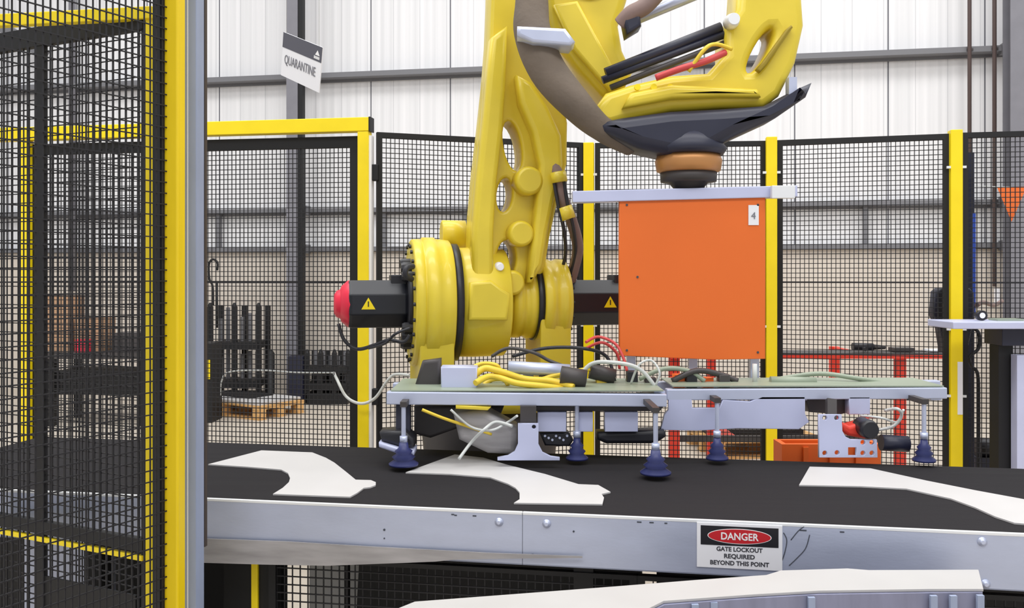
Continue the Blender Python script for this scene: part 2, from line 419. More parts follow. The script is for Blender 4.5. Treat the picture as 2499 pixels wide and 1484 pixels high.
# panel running from the post towards the camera
dA = Vector((.494, .87, 0)); e1 = P(392, HY, 2.04); e1.z = 0; LA = .62
e0 = e1-dA*LA; nA = dA.cross(ZZ)
t = thing('mesh_guard', (e0+e1)/2, 'nearest black mesh guard panel fixed to the thick yellow post', 'fence panel')
s = MB(); z0, z1 = .1, 2.3
s.box(e1+ZZ*(z0+z1)/2, dA*.012, nA*.012, ZZ*(z1-z0)/2); s.box(e0+ZZ*(z0+z1)/2, dA*.012, nA*.012, ZZ*(z1-z0)/2)
s.box((e0+e1)/2+ZZ*(z1+.012), dA*(LA/2+.012), nA*.012, ZZ*.012); s.box((e0+e1)/2+ZZ*(z0-.012), dA*(LA/2+.012), nA*.012, ZZ*.012)
s.build('frame', M['blk'], t)
s = MB(); s.grid(e0+ZZ*z0+nA*.014, dA, LA+.008, z1-z0, .0155, .0245, .0027); s.build('wire_mesh', M['wire'], t)
for z in (2.0, 1.0): MB().lathe([(0, .006), (.004, .006)], e1+ZZ*z-nA*.013+dA*.004, -nA if nA.y > 0 else nA, 10).build('bolt', M['galvl'], t)
# yellow near portal with swung gate leaf
pB = P(366, HY, 2.2); pB.z = 0
t = thing('near_portal', pB, 'slim yellow gate frame seen through the nearest mesh panel', 'gate frame')
MB().box(pB+ZZ*1.02, U*.0095, V*.005, ZZ*1.02).build('post', M['fy'], t, .002)
q0 = PP(-120, HY, (2.2*(1+BK*A(365)), BK)); q0.z = 0
cc = (pB+q0)/2
MB().box(cc+ZZ*2.037-U*.0, U*((pB-q0).length/2+.012), V*.012, ZZ*.015).build('lintel', M['fy'], t, .002)
dL = Vector((-.9, .435, 0)).normalized(); nL = dL.cross(ZZ)
l0 = pB+dL*.016-V*0; LL = .56
aa = A(102); sS = (aa*l0.y-l0.x)/(dL.x-aa*dL.y)
t = thing('gate_leaf', l0+dL*LL/2, 'black mesh gate leaf swung open at the far left, with yellow middle rail', 'gate')
s = MB(); zt, zb = 2.028, .1
s.box(l0+dL*.004+ZZ*(zt+zb)/2, dL*.004, nL*.005, ZZ*(zt-zb)/2)
s.box(l0+dL*(LL+.012)+ZZ*(zt+zb)/2, dL*.012, nL*.01, ZZ*(zt-zb)/2)
s.box(l0+dL*(LL/2)+ZZ*(zt-.003), dL*LL/2, nL*.0099, ZZ*.025)
s.box(l0+dL*(LL/2)+ZZ*(zb+.014), dL*LL/2, nL*.0099, ZZ*.014)
s.box(l0+dL*(LL/2)+ZZ*.737, dL*LL/2, nL*.0098, ZZ*.016)
s.box(l0+dL*sS+ZZ*(zt+zb)/2, dL*.0125, nL*.008, ZZ*(zt-zb)/2)
s.build('frame', M['blk'], t)
MB().box(l0+dL*(LL/2)+ZZ*.707+nL*(-.004), dL*LL/2, nL*.007, ZZ*.006).build('middle_rail', M['fy'], t, 0, 'yellow strip under the black middle rail')
s = MB(); s.grid(l0+dL*.02+ZZ*.11, dL, LL-.02, 1.9, .022, .0245, .0026); s.build('wire_mesh', M['wire'], t)
s = MB(); s.box(l0+dL*.2+ZZ*.36, dL*.17, nL*.003, ZZ*.25); s.build('kick_plate', M['blk'], t, 0, 'solid black lower plate')

# ================================================================== conveyor
def along(pl, x0, x1, off=0):      # two points on a vertical plane parallel to the belt
    a = PP(x0, HY, pl); b = PP(x1, HY, pl); a.z = b.z = 0; return a+V*off, b+V*off
n0, n1 = along(BN, -350, 2900); f0, f1 = along(BF, -350, 2900)
f0 = n0+V*(BF[0]-BN[0])/math.sqrt(1+BK*BK)*1.0; f1 = n1+V*(BF[0]-BN[0])/math.sqrt(1+BK*BK)
wb = (f0-n0).length
t = thing('belt_conveyor', (n0+n1+f0+f1)/4, 'belt conveyor with black rubber belt and galvanised side frame crossing the picture', 'conveyor')
cb = (n0+n1+f0+f1)/4; LB = (n1-n0).length
MB().box(cb+ZZ*.79, U*LB/2, V*(wb/2-.006), ZZ*.008).build('belt', M['rub'], t)
# near side frame in two lengths
xj = PP(1275, HY, BN); xj.z = 0; dj = (xj-n0).dot(U)
for a, b in ((0, dj-.0006), (dj+.0006, LB)):
    s = MB(); c = n0+U*(a+b)/2
    s.box(c+ZZ*.735+V*.0015, U*(b-a)/2, V*.0015, ZZ*.065)
    s.box(c+ZZ*.6715+V*.02, U*(b-a)/2, V*.02, ZZ*.0015)
    sf = s.build('side_frame', M['galv'], t)
    MB().box(c+ZZ*.7995+V*.004, U*(b-a)/2, V*.005, ZZ*.0035).build('edge_lip', M['galvl'], sf, .001)  # pale colour paints the highlight along the top lip
c = f0+U*LB/2
MB().box(c+ZZ*.72, U*LB/2, V*.002, ZZ*.065).build('side_frame', M['galv'], t)
MB().box(cb+ZZ*.70, U*LB/2, V*(wb/2-.03), ZZ*.004).build('slider_bed', M['dgrey'], t)
NB = -V
def belt_bolt(x, y, r=.011):
    p = PP(x, y, BN)
    MB().lathe([(-.001, r), (.002, r), (.003, r*.6), (.007, r*.55), (.008, r*.35)], p, NB, 14).build('bolt', M['alu'], t)
for x, y in ((1218, 1274), (1334, 1278), (2397, 1322), (2405, 1425)): belt_bolt(x, y)
for x, y, r in ((938, 1293, .003), (938, 1314, .002), (1400, 1297, .0025), (1300, 1357, .006), (498, 1357, .005)):
    p = PP(x, y, BN); MB().lathe([(0, r), (.0015, r)], p, NB, 10).build('rivet', M['scr'], t)
# sagging lower pan at the left
s = MB(); pl_ = (2.262, BK)
s.plate([(380, 1309), (505, 1315), (700, 1322), (900, 1334), (1200, 1350), (1421, 1358), (1421, 1362), (1200, 1364), (1110, 1366), (1060, 1371), (800, 1381), (640, 1378), (505, 1374), (380, 1372)], [], (2.258, BK), .004)
s.build('lower_pan', M['dirty'], t, 0, 'dull stained lower side plate')
# scuffs and scratches
s = MB()
for pts in ([(1912, 1300), (1920, 1318), (1916, 1345), (1908, 1370)], [(1976, 1305), (1966, 1338), (1945, 1362), (1926, 1380)], [(1930, 1318), (1948, 1296), (1962, 1285)]):
    MB().tube([PP(x, y, BN)-V*.0005 for x, y in pts], .0012, 5).build('scratch', M['scr'], t)
for x in (1105, 1112, 1158, 1560, 1590, 1625, 1880, 1895, 1960, 2055):
    p = PP(x, 1219+.0436*(x-505)+10+random.uniform(-1, 4), BN); MB().box(p-V*.0003, U*random.uniform(.003, .008), V*.0005, ZZ*.0016).build('scuff_mark', M['scr'], t)
for x, pl_ in ((200, BN), (1420, BN), (2700, BN)):
    p = PP(x, HY, pl_); p.z = 0
    for off in (.07, wb-.07):
        MB().box(p+V*off+ZZ*.348, U*.025, V*.025, ZZ*.348).build('leg', M['blk'], t)
# danger sign on the side frame
pc = PP(1804, 1333, BN); pw = (PP(1908, 1333, BN)-PP(1700, 1333, BN)).length; ph = 110/978
ph = (1388-1279)/F*YK(1804, BN)
td = thing('danger_sign', pc-ZZ*ph/2-V*.003, 'DANGER gate lockout sign on the galvanised conveyor side', 'sign')
MB().box(pc-V*.002, U*pw/2, V*.001, ZZ*ph/2).build('board', M['sgn'], td)
hh = ph*.43
hc = pc+ZZ*(ph/2-hh/2-ph*.06)-V*.0034
MB().box(hc, U*(pw/2-.009), V*.0004, ZZ*hh/2).build('header', M['dblk'], td, 0, 'black header panel')
s = MB(); el = [hc-V*.0006+U*(pw*.375*math.cos(a*PI/24))+ZZ*(hh*.40*math.sin(a*PI/24)) for a in range(48)]; s.prism(el, -V*.0004); s.build('oval', M['txtw'], td)
s = MB(); el = [hc-V*.0011+U*(pw*.365*math.cos(a*PI/24))+ZZ*(hh*.365*math.sin(a*PI/24)) for a in range(48)]; s.prism(el, -V*.0004); s.build('oval', M['dred'], td, 0, 'red oval')
MB().text('DANGER', hc-V*.0019-ZZ*.001, U, ZZ, hh*.52, .0004, pw*.44, .02).build('lettering', M['txtw'], td)
s = MB()
for i, (tx, wd) in enumerate((('GATE LOCKOUT', .54), ('REQUIRED', .36), ('BEYOND THIS POINT', .69))):
    s.text(tx, pc+ZZ*(ph*(-.075-.155*i))-V*.0034, U, ZZ, .0145, .0004, pw*wd, .03)
s.build('lettering', M['txtk'], td)
# cut white parts riding on the belt
def part(pts, label):
    z = .7985; s = MB(); P3 = [PZ(x, y, z) for x, y in pts]; s.prism(P3, ZZ*.004)
    tag(s.build('cut_sheet', M['wht']), label, 'sheet part', 'white cut parts on the belt')
part([(508, 1136), (638, 1102), (762, 1107), (795, 1120), (816, 1132), (845, 1155), (868, 1174), (905, 1175), (917, 1180), (917, 1187), (904, 1192), (888, 1194), (872, 1206), (854, 1216), (666, 1209), (690, 1194), (705, 1180), (708, 1170), (703, 1158), (686, 1149), (600, 1142)], 'white cut sheet on the belt beside the grey channel, leftmost of three')
part([(990, 1156), (1060, 1130), (1110, 1112), (1180, 1120), (1240, 1138), (1330, 1160), (1412, 1185), (1460, 1187), (1490, 1204), (1468, 1209), (1474, 1218), (1470, 1234), (1254, 1231), (1268, 1222), (1268, 1205), (1258, 1194), (1240, 1184), (1196, 1168), (1100, 1160)], 'white cut sheet on the belt under the suction gripper')
part([(1950, 1187), (1976, 1142), (2124, 1146), (2260, 1176), (2380, 1200), (2499, 1222), (2620, 1250), (2640, 1292), (2499, 1282), (2476, 1280), (2428, 1264), (2380, 1242), (2320, 1220), (2212, 1196), (2100, 1190)], 'long white cut sheet on the belt at the right edge')

# ================================================================== below the conveyor
def low_panel(x0, x1, label, pu=.0215, pz=.0215, z1=.645, off=.05):
    a, b = along(BN, x0, x1, off); L = (b-a).length
    t = thing('mesh_guard', (a+b)/2, label, 'fence panel')
    s = MB(); fr = .02
    s.box(a+ZZ*(z1+.05)/2, U*fr/2, V*.01, ZZ*(z1-.05)/2); s.box(b+ZZ*(z1+.05)/2, U*fr/2, V*.01, ZZ*(z1-.05)/2)
    s.box((a+b)/2+ZZ*(z1-.006), U*(L/2-fr/2), V*.0099, ZZ*.006); s.box((a+b)/2+ZZ*.06, U*(L/2-fr/2), V*.0099, ZZ*.01)
    s.build('frame', M['blk'], t)
    s = MB(); s.grid(a+U*.01+ZZ*.06, U, L-.02, z1-.07, pu, pz, .003); s.build('wire_mesh', M['wire'], t)
    return t
low_panel(648, 1546, 'black mesh guard under the conveyor, left of the white tray')
low_panel(1562, 2760, 'black mesh guard under the conveyor, behind the white tray')
a, b = along(BN, 520, 640, .09)
t = thing('gate_stop', (a+b)/2, 'black support frame with yellow strip under the left end of the conveyor', 'support')
MB().box((a+b)/2+ZZ*.33, (b-a)/2, V*.03, ZZ*.32).build('plate', M['blk'], t)
p = PP(600, HY, BN)+V*.055; MB().box(Vector((p.x, p.y, .33)), U*.009, V*.004, ZZ*.3).build('strip', M['fy'], t, 0, 'yellow edge strip')
a, b = along(BN, 780, 1560, .22)
s = MB(); za = [(a, .02), (b, .02), (b, .64), (a+U*.035, .64)]
s.prism([p+ZZ*z for p, z in za], V*.16)
tag(s.build('drive_housing', M['blk']), 'black drive housing under the conveyor behind the mesh guard', 'housing')
p = PP(725, HY, BN)+V*.5; tag(MB().box(Vector((p.x, p.y, .32)), U*.13, V*.1, ZZ*.32).build('carton', M['wbox'], None, .004), 'white carton under the conveyor behind the mesh', 'box')
p = PP(700, HY, BN)+V*.2
t = thing('cross_rail', Vector((p.x, p.y, .3)), 'two black rails crossing in front of the white carton', 'rail')
MB().box(Vector((p.x, p.y, .615)), U*.1, V*.008, ZZ*.005).build('rail', M['blk'], t); MB().box(Vector((p.x, p.y, .585)), U*.1, V*.008, ZZ*.008).build('rail', M['blk'], t)
for sx in (-1, 1): MB().box(Vector((p.x, p.y, .29))+U*sx*.094, U*.006, V*.008, ZZ*.29).build('post', M['blk'], t)
a, b = along(BN, 1600, 2800, .5)
tag(MB().box((a+b)/2+ZZ*.34, (b-a)/2, V*.01, ZZ*.33).build('shade_sheet', M['blk']), 'black sheet standing in for shade under the right half of the conveyor', 'panel')  # black sheet added for the shadow under the belt
a, b = along(BN, -350, 500, .5)
tag(MB().box((a+b)/2+ZZ*.34, (b-a)/2, V*.01, ZZ*.33).build('shade_sheet', M['blk']), 'black sheet standing in for shade under the far left of the conveyor', 'panel')  # added too, darkens the under-belt space on the left
p = PP(30, HY, BN)+V*.25; tag(MB().box(Vector((p.x, p.y, .315)), U*.12, V*.05, ZZ*.315).build('control_cabinet', M['galv'], None, .004), 'pale grey cabinet behind the mesh in the bottom left corner', 'cabinet')

# white tray in the foreground
zt = .742
t = thing('outfeed_tray', PZ(1900, 1460, zt)-ZZ*zt, 'white outfeed tray in the foreground below the danger sign', 'tray')
top = [(972, 1484), (1012, 1468), (1500, 1431), (1700, 1415), (1870, 1403), (1905, 1392), (2068, 1387), (2120, 1391), (2388, 1390), (2400, 1437), (2268, 1437), (2000, 1441), (1840, 1450), (1620, 1466), (1580, 1486), (1540, 1520), (1300, 1600), (900, 1560)]
s = MB(); s.prism([PZ(x, y, zt) for x, y in top], -ZZ*.006); s.build('top_sheet', M['whtt'], t, .001)
side = [(2398, 1439), (2268, 1440), (2000, 1444), (1840, 1453), (1622, 1469), (1584, 1488), (1545, 1521)]
s = MB(); back = [(1560, 1445), (1880, 1412), (2100, 1396), (2385, 1396)]
ptsd = [PZ(x, y, zt) for x, y in side+back]
cx = sum((p for p in ptsd), Vector())/len(ptsd)
s.prism([(p-ZZ*.0065) for p in ptsd], -ZZ*.66)
s.build('tray_body', mat('tray_side', (136, 138, 162), .5, .2, var=.14, vscale=6, stretch=(6, 6, 1)), t, 0, 'bluish grey metal side')
s = MB()
for x, y in ((1696, 1465), (1742, 1460), (1980, 1448), (2278, 1444), (2326, 1444), (2392, 1443)):
    q = PZ(x, y, zt); MB().box(q-ZZ*.13, Vector((.007, 0, 0)), Vector((0, .004, 0)), ZZ*.122).build('stiffener', M['post_g'], t)
for x in (1640, 2360):
    q = PZ(x, 1445, zt); MB().box(Vector((q.x, q.y+.03, .04)), Vector((.02, 0, 0)), Vector((0, .02, 0)), ZZ*.04).build('foot', M['blk'], t)

# ================================================================== robot
RY = 12*PI/180; RD = Vector((math.cos(RY), math.sin(RY), 0)); RB = Vector((-math.sin(RY), math.cos(RY), 0))
RK = -math.tan(RY); J = P(1200, 737, 3.55); RP = (J.y+RK*J.x, RK)
def ax(x): return (PP(x, HY, RP)-Vector((J.x, J.y, CH))).dot(RD)
rb = thing('industrial_robot', Vector((J.x, J.y, 0)), 'large yellow industrial robot arm standing behind the conveyor', 'robot')
# pedestal and turret
s = MB(); s.lathe([(0, .42), (.03, .42), (.03, .33), (.62, .26), (.82, .28), (.88, .28)], Vector((J.x-.01, J.y+.1, 0)), ZZ, 40); s.build('pedestal', M['dgrey'], rb, 0, 'dark grey floor pedestal')
s = MB(); s.lathe([(.88, .29), (.90, .31), (.94, .31), (.96, .28)], Vector((J.x+.05, J.y+.1, 0)), ZZ, 48); s.build('turret_base', M['ry'], rb)
s = MB()
for x0, x1, r in ((1012, 1092, .20), (1300, 1372, .14)):
    a, b = ax(x0), ax(x1); pts = []
    c = J+RD*a
    for ang in range(0, 181, 15): pts.append(c+RB*(r*math.cos(ang*PI/180))*1.0+ZZ*(r*math.sin(ang*PI/180)))
    pts += [Vector((c.x, c.y, .94))-RB*(r*.9), Vector((c.x, c.y, .94))+RB*(r*.9)]
    s.prism(pts, RD*(b-a))
s.build('turret_cheek', M['ry'], rb, .006)
# left drum
s = MB(); A0 = ax(1000)
def L(x): return ax(x)
prof = [(L(1000), .215), (L(1001), .238), (L(1004), .244), (L(1022), .246), (L(1024), .241), (L(1027), .241), (L(1029), .252), (L(1056), .252), (L(1059), .246), (L(1075), .244), (L(1091), .241), (L(1094), .235)]
s.lathe(prof, J, RD, 72); dl = s.build('shoulder_drum', M['ry'], rb)
s = MB()
for i in range(24):
    a = 2*PI*i/24; c = J+RD*(L(1000)-.003)+(RB*math.cos(a)+ZZ*math.sin(a))*.222; MB().lathe([(0, .008), (.008, .008)], c-RD*.006, RD, 6).build('flange_bolt', M['mots'], dl)
s = MB(); s.lathe([(L(990), .14), (L(1001), .15)], J, RD, 40); s.build('inner_hub', M['mots'], dl)
MB().lathe([(L(1093), .228), (L(1112), .228)], J, RD, 60).build('seal_ring', M['mots'], rb, 0, 'black seal ring')
# arm hub
hp = [(L(1111), .20), (L(1114), .212), (L(1150), .214), (L(1222), .212), (L(1226), .205)]
s = MB(); s.lathe(hp, J, RD, 64); s.build('arm_hub', M['ry'], rb)
# neck, ring, right drum
s = MB(); s.lathe([(L(1226), .10), (L(1238), .115), (L(1240), .14), (L(1262), .143), (L(1264), .137), (L(1276), .139), (L(1279), .146), (L(1296), .146)], J, RD, 48); s.build('neck', M['ry'], rb)
MB().lathe([(L(1295), .152), (L(1310), .152)], J, RD, 48).build('seal_ring', M['mots'], rb, 0, 'black seal ring')
s = MB(); s.lathe([(L(1309), .160), (L(1312), .168), (L(1332), .17), (L(1335), .163), (L(1352), .165), (L(1355), .17), (L(1371), .168), (L(1374), .158)], J, RD, 60); dr = s.build('shoulder_drum', M['ry'], rb)
s = MB()
for i in range(16):
    a = 2*PI*i/16; c = J+RD*(L(1374))+(RB*math.cos(a)+ZZ*math.sin(a))*.145; MB().lathe([(0, .007), (.008, .007)], c, RD, 6).build('flange_bolt', M['mots'], dr)
# motors
def motor(xa, xb, warn_x, cap):
    a, b = L(xa), L(xb); r = .09/math.cos(PI/8)
    s = MB(); d = RD; s.lathe([(a, r*.97), (a+.012, r), (b-.012, r), (b, r*.97)], J-ZZ*.004, d, 8, True, PI/8)
    m = s.build('motor', M['mot'], rb, .004, 'black servo motor')
    f = J-ZZ*.004-RB*.0915+RD*L(warn_x)
    tri = [f+ZZ*.026, f-ZZ*.018+RD*.026, f-ZZ*.018-RD*.026]
    MB().prism([p-RB*.0005 for p in tri], -RB*.001).build('warning_triangle', M['fy'], m, 0, 'yellow warning triangle')
    MB().box(f-RB*.002+ZZ*.002, RD*.002, RB*.0005, ZZ*.010).build('warning_mark', M['dblk'], m)
    s = MB(); s.box(J+RD*(a+(b-a)*.85)+ZZ*.085, RD*.03, RB*.05, ZZ*.022); s.build('connector', M['mots'], m, .004)
    if cap:
        s = MB(); s.lathe([(-.054, .02), (-.053, .036), (-.044, .05), (-.030, .056), (-.026, .068), (-.008, .084), (0, .090), (.006, .088)], J-ZZ*.004+RD*a, RD, 12); s.build('end_cap', M['cap'], m, .002, 'red motor end cap')
motor(850, 992, 896, True); motor(1374, 1530, 1472, False)
s = MB()
for dz, db, r in ((.13, -.06, .026), (.10, -.09, .022), (-.12, -.08, .03), (-.15, -.04, .028), (.15, -.02, .02), (-.09, -.11, .02)):
    MB().lathe([(0, r*.8), (.01, r), (.05, r), (.06, r*.7)], J+RD*(L(975))+ZZ*dz+RB*db, RD, 10).build('cable_gland', M['mots'], rb)
c1 = [P(1000, 818, 3.3), P(985, 835, 3.3), P(950, 830, 3.32), P(915, 842, 3.35), P(872, 852, 3.4), P(840, 830, 3.4), P(826, 790, 3.4)]
MB().tube(c1, .007, 8).build('cable', M['hose'], rb)
MB().tube([P(1002, 800, 3.28), P(965, 815, 3.27), P(940, 838, 3.3), P(900, 850, 3.36)], .005, 8).build('cable', M['hose'], rb)
MB().tube([P(1008, 650, 3.28), P(992, 655, 3.25), P(990, 672, 3.25), P(1005, 682, 3.28)], .011, 8).build('cable', M['hose'], rb)
# counter bosses
s = MB(); c = J+RB*.14+ZZ*.27; s.lathe([(L(1088), .05), (L(1090), .058), (L(1148), .058)], c, RD, 32); s.build('balancer_boss', M['ry'], rb)
s = MB(); c = J+ZZ*.245+RB*.02; s.lathe([(L(1300), .045), (L(1332), .045), (L(1334), .038)], c, RD, 32); s.build('pivot_boss', M['ry'], rb)
# lower arm: back plate with through holes, two front rails, round bosses
FR = (3.43*(1+RK*A(1240)), RK)
def rp(d): return (d*(1+RK*A(1250)), RK)
outer = [(1150, 705), (1150, 620), (1154, 520), (1163, 420), (1176, 310), (1188, 200), (1196, 100), (1200, 0), (1204, -160), (1340, -160), (1345, 0), (1350, 120), (1372, 220), (1386, 300), (1384, 400), (1362, 490), (1342, 580), (1330, 660), (1300, 705)]
def ell(cx, cy, rx, ry, rot=0, n=20):
    return [(cx+rx*math.cos(i*2*PI/n)*math.cos(rot)-ry*math.sin(i*2*PI/n)*math.sin(rot), cy+rx*math.cos(i*2*PI/n)*math.sin(rot)+ry*math.sin(i*2*PI/n)*math.cos(rot)) for i in range(n)]
holes = [ell(1251, 355, 21, 62, -.18), ell(1232, 475, 19, 42, .1), ell(1236, 632, 24, 46, .05)]
s = MB(); s.plate(outer, holes, rp(3.46), .15, .012); arm = s.build('lower_arm', M['ry'], rb)
s = MB(); s.plate([(1153, 700), (1155, 560), (1166, 430), (1180, 300), (1190, 190), (1200, 90), (1240, 60), (1236, 200), (1228, 320), (1214, 440), (1206, 560), (1206, 700)], [], rp(3.38), .09, .02)
s.build('front_rib', M['ry'], arm)
s = MB(); s.plate([(1262, 180), (1300, 200), (1340, 260), (1372, 330), (1376, 400), (1354, 490), (1338, 570), (1326, 650), (1300, 690), (1288, 690), (1300, 590), (1312, 480), (1318, 400), (1300, 320), (1270, 250)], [], rp(3.39), .08, .02)
s.build('front_rib', M['ry'], arm)
for x, y, r in ((1283, 445, .055), (1264, 572, .05), (1243, 690, .048)):
    c = P(x, y, 3.47); MB().lathe([(-.075, r*.75), (-.068, r*.92), (-.055, r), (.02, r)], c, RB, 32).build('boss', M['ry'], arm)
MB().lathe([(-.03, .012), (0, .02), (.02, .02)], P(1218, 652, 3.40), RB, 16).build('grease_plug', M['sgn'], arm, 0, 'pale grease plug')
s = MB(); s.plate([(1144, 782), (1148, 690), (1200, 684), (1226, 704), (1246, 716), (1240, 782)], [], rp(3.33), .16, .012); s.build('arm_root', M['ry'], arm)
# dress pack down the arm side (right)
s = MB(); s.tube([P(1350, 400, 3.45), P(1366, 440, 3.42), P(1372, 480, 3.42), P(1392, 530, 3.45), P(1410, 600, 3.5), P(1402, 650, 3.55), P(1388, 700, 3.6)], .022, 10); s.build('hose_loom', M['hoseb'], rb, 0, 'brown cable loom')
for k_, dx in enumerate((-12, 12)):
    MB().tube([P(1362+dx, 430, 3.4), P(1374+dx, 500, 3.4), P(1388+dx, 560, 3.42), P(1392+dx, 620, 3.5), P(1380+dx, 668, 3.55)], .007, 8).build('cable', M['hose'], rb)
MB().cyl(P(1362, 420, 3.40), P(1366, 445, 3.40), .03, 14).build('hose_clamp', M['ry'], rb); MB().cyl(P(1378, 505, 3.41), P(1388, 535, 3.41), .028, 14).build('hose_clamp', M['ry'], rb)
# elbow housing
s = MB(); s.plate([(1330, -170), (1332, 0), (1345, 70), (1400, 150), (1470, 235), (1520, 225), (1545, 175), (1520, 120), (1510, 60), (1530, 0), (1545, -60), (1550, -170)], [], (3.30, 0), .26, .03)
s.build('elbow_housing', M['ry'], rb)
s = MB(); s.lathe([(0, .09), (.02, .1), (.05, .1)], P(1440, -70, 3.28), Vector((0, 1, 0)), 40); s.build('elbow_cover', M['ry'], rb)
s = MB(); s.plate([(1350, 10), (1410, 0), (1480, 130), (1520, 205), (1490, 225), (1400, 120)], [], (3.27, 0), .04, .012); s.build('elbow_rib', M['ry'], rb)
# forearm boat and right hand link
s = MB()
s.plate([(1430, 292), (1480, 225), (1540, 205), (1640, 182), (1730, 176), (1772, 130), (1772, 60), (1800, 20), (1812, -170), (1930, -170), (1958, -40), (1965, 60), (1945, 150), (1905, 232), (1866, 262), (1760, 262), (1640, 270), (1540, 292), (1490, 306)],
        [ell(1858, 120, 16, 62, .5)], (3.16, 0), .2, .028)
fa = s.build('forearm', M['ry'], rb)
s = MB(); s.plate([(1520, 262), (1640, 240), (1760, 235), (1860, 235), (1850, 215), (1640, 205), (1540, 225)], [], (3.12, 0), .06, .018); s.build('forearm_rib', M['ry'], fa)
for x in (1556, 1596, 1636): MB().lathe([(0, .011), (.014, .011)], P(x, 212, 3.13), Vector((0, 1, 0)), 10).build('bolt', M['fy'], fa)
MB().lathe([(0, .02), (.03, .026), (.06, .026)], P(1792, 45, 3.11), Vector((0, 1, 0)), 20).build('pivot_pin', M['galvl'], fa, 0, 'bright pivot pin')
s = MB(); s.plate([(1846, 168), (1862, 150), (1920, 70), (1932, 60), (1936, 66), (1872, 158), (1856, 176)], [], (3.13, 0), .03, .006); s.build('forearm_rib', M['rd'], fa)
# tie rods and hoses between elbow and link
for i, (a0, b0, a1, b1, r) in enumerate(((1470, 196, 1768, 84, .014), (1478, 178, 1760, 66, .018), (1490, 214, 1772, 104, .011))):
    MB().cyl(P(a0, b0, 3.2), P(a1, b1, 3.2), r, 14).build('tie_rod', M['navy'] if i < 2 else M['dgrey'], rb)
MB().tube([P(1600, 190, 3.12), P(1660, 168, 3.1), P(1720, 150, 3.1), P(1770, 128, 3.12)], .012, 8).build('hose', M['redh'], rb, 0, 'reddish hose')
MB().tube([P(1680, 175, 3.1), P(1720, 120, 3.08), P(1748, 108, 3.1), P(1786, 120, 3.12)], .007, 8).build('hose', M['ylw'], rb)
MB().tube([P(1516, 60, 3.2), P(1540, 34, 3.18), P(1580, 10, 3.18), P(1640, -60, 3.2)], .03, 10).build('hose', M['hoseb'], rb, 0, 'brown cable loom')
s = MB(); s.plate([(1520, 34), (1562, 20), (1566, 62), (1530, 84)], [], (3.16, 0), .1, .012); s.build('junction_box', M['navy'], rb)
MB().cyl(P(1545, 50, 3.3), P(1800, -55, 3.3), .02, 14).build('tie_rod', M['alu'], rb, 0, 'pale grey tie rod')
# big sleeve and dark underbelly
def rs(t): return .045+.022*math.sin(min(1, t*1.2)*PI)
MB().tube([P(1300, -170, 3.2), P(1298, 0, 3.18), P(1300, 80, 3.16), P(1335, 170, 3.14), P(1400, 250, 3.12), P(1465, 312, 3.16), P(1540, 350, 3.24)], rs, 16).build('hose_sleeve', M['hoseg'], rb, 0, 'dark greyish brown hose sleeve')
s = MB(); s.plate([(1262, 62), (1380, 68), (1404, 100), (1392, 112), (1300, 104), (1262, 86)], [], (3.05, 0), .12, .012); s.build('sleeve_clamp', M['alu'], rb, 0, 'pale metal sleeve clamp')
s = MB(); s.plate([(1440, 300), (1520, 284), (1640, 268), (1760, 262), (1870, 254), (1940, 218), (1990, 196), (1975, 232), (1900, 284), (1800, 330), (1735, 366), (1640, 378), (1560, 360), (1490, 330)], [], (3.10, 0), .22, .04)
s.build('underbelly_cover', M['navy'], rb, 0, 'dark navy lower cover')
MB().box(P(1931, 212, 3.14), Vector((.014, 0, 0)), Vector((0, .02, 0)), ZZ*.03).build('end_box', M['alu'], rb)
MB().tube([P(1210, -170, 3.55), P(1208, 0, 3.55), P(1214, 90, 3.55), P(1212, 150, 3.52), P(1200, 190, 3.48)], .026, 10).build('hose', M['hose'], rb)
# wrist
wc = P(1680, 400, 3.2); s = MB()
zt_ = lambda y: CH-(y-HY)/F*3.2
wx = wc.copy(); wx.z = 0
s.lathe([(zt_(380), .12), (zt_(365), .135), (zt_(345), .11), (zt_(330), .10)], wx, ZZ, 40); wr = s.build('wrist', M['navy'], rb)
s = MB(); s.lathe([(zt_(422), .10), (zt_(418), .112), (zt_(394), .118), (zt_(380), .11)], wx, ZZ, 40); s.build('wrist_ring', M['bronze'], wr, 0, 'bronze coloured wrist ring')
s = MB(); s.lathe([(zt_(468), .03), (zt_(462), .05), (zt_(446), .07), (zt_(444), .098), (zt_(422), .1)], wx, ZZ, 40); s.build('tool_flange', M['dgrey'], wr)

# ================================================================== gripper
GY = 3.2
gr = thing('vacuum_gripper', P(1600, 1000, 3.0), 'suction gripper with orange panel hanging from the robot wrist over the belt', 'gripper')
s = MB(); s.beam(P(1396, 482, 3.17), P(1940, 468, 3.17), .06, .040); s.build('top_bar', M['alub'], gr, .003, 'pale aluminium top bar')
MB().box(P(1910, 469, 3.12), Vector((.04, 0, 0)), Vector((0, .012, 0)), ZZ*.022).build('bar_end', M['galvl'], gr, .002)
s = MB(); s.plate([(1512, 488), (1868, 480), (1868, 876), (1740, 878), (1512, 868)], [], (3.15, 0), .035, .002); op = s.build('front_panel', M['org'], gr, 0, 'flat orange panel')
MB().box(P(1839, 525, 3.148), Vector((.018, 0, 0)), Vector((0, .001, 0)), ZZ*.035).build('tag', M['sgn'], op, 0, 'white numbered tag')
MB().text('4', P(1839, 527, 3.145), Vector((1, 0, 0)), ZZ, .034).build('tag_number', M['txtg'], op)
for x, y in ((1556, 676), (1530, 500), (1850, 500), (1850, 860), (1530, 855)):
    MB().lathe([(0, .004), (.003, .004)], P(x, y, 3.147), Vector((0, 1, 0)), 10).build('rivet', M['scr'], op)
for x in (1540, 1690, 1840):
    MB().beam(P(x, 860, 3.2), P(x, 950, 3.2), .03, .025, Vector((0, 1, 0))).build('hanger', M['alu'], gr)
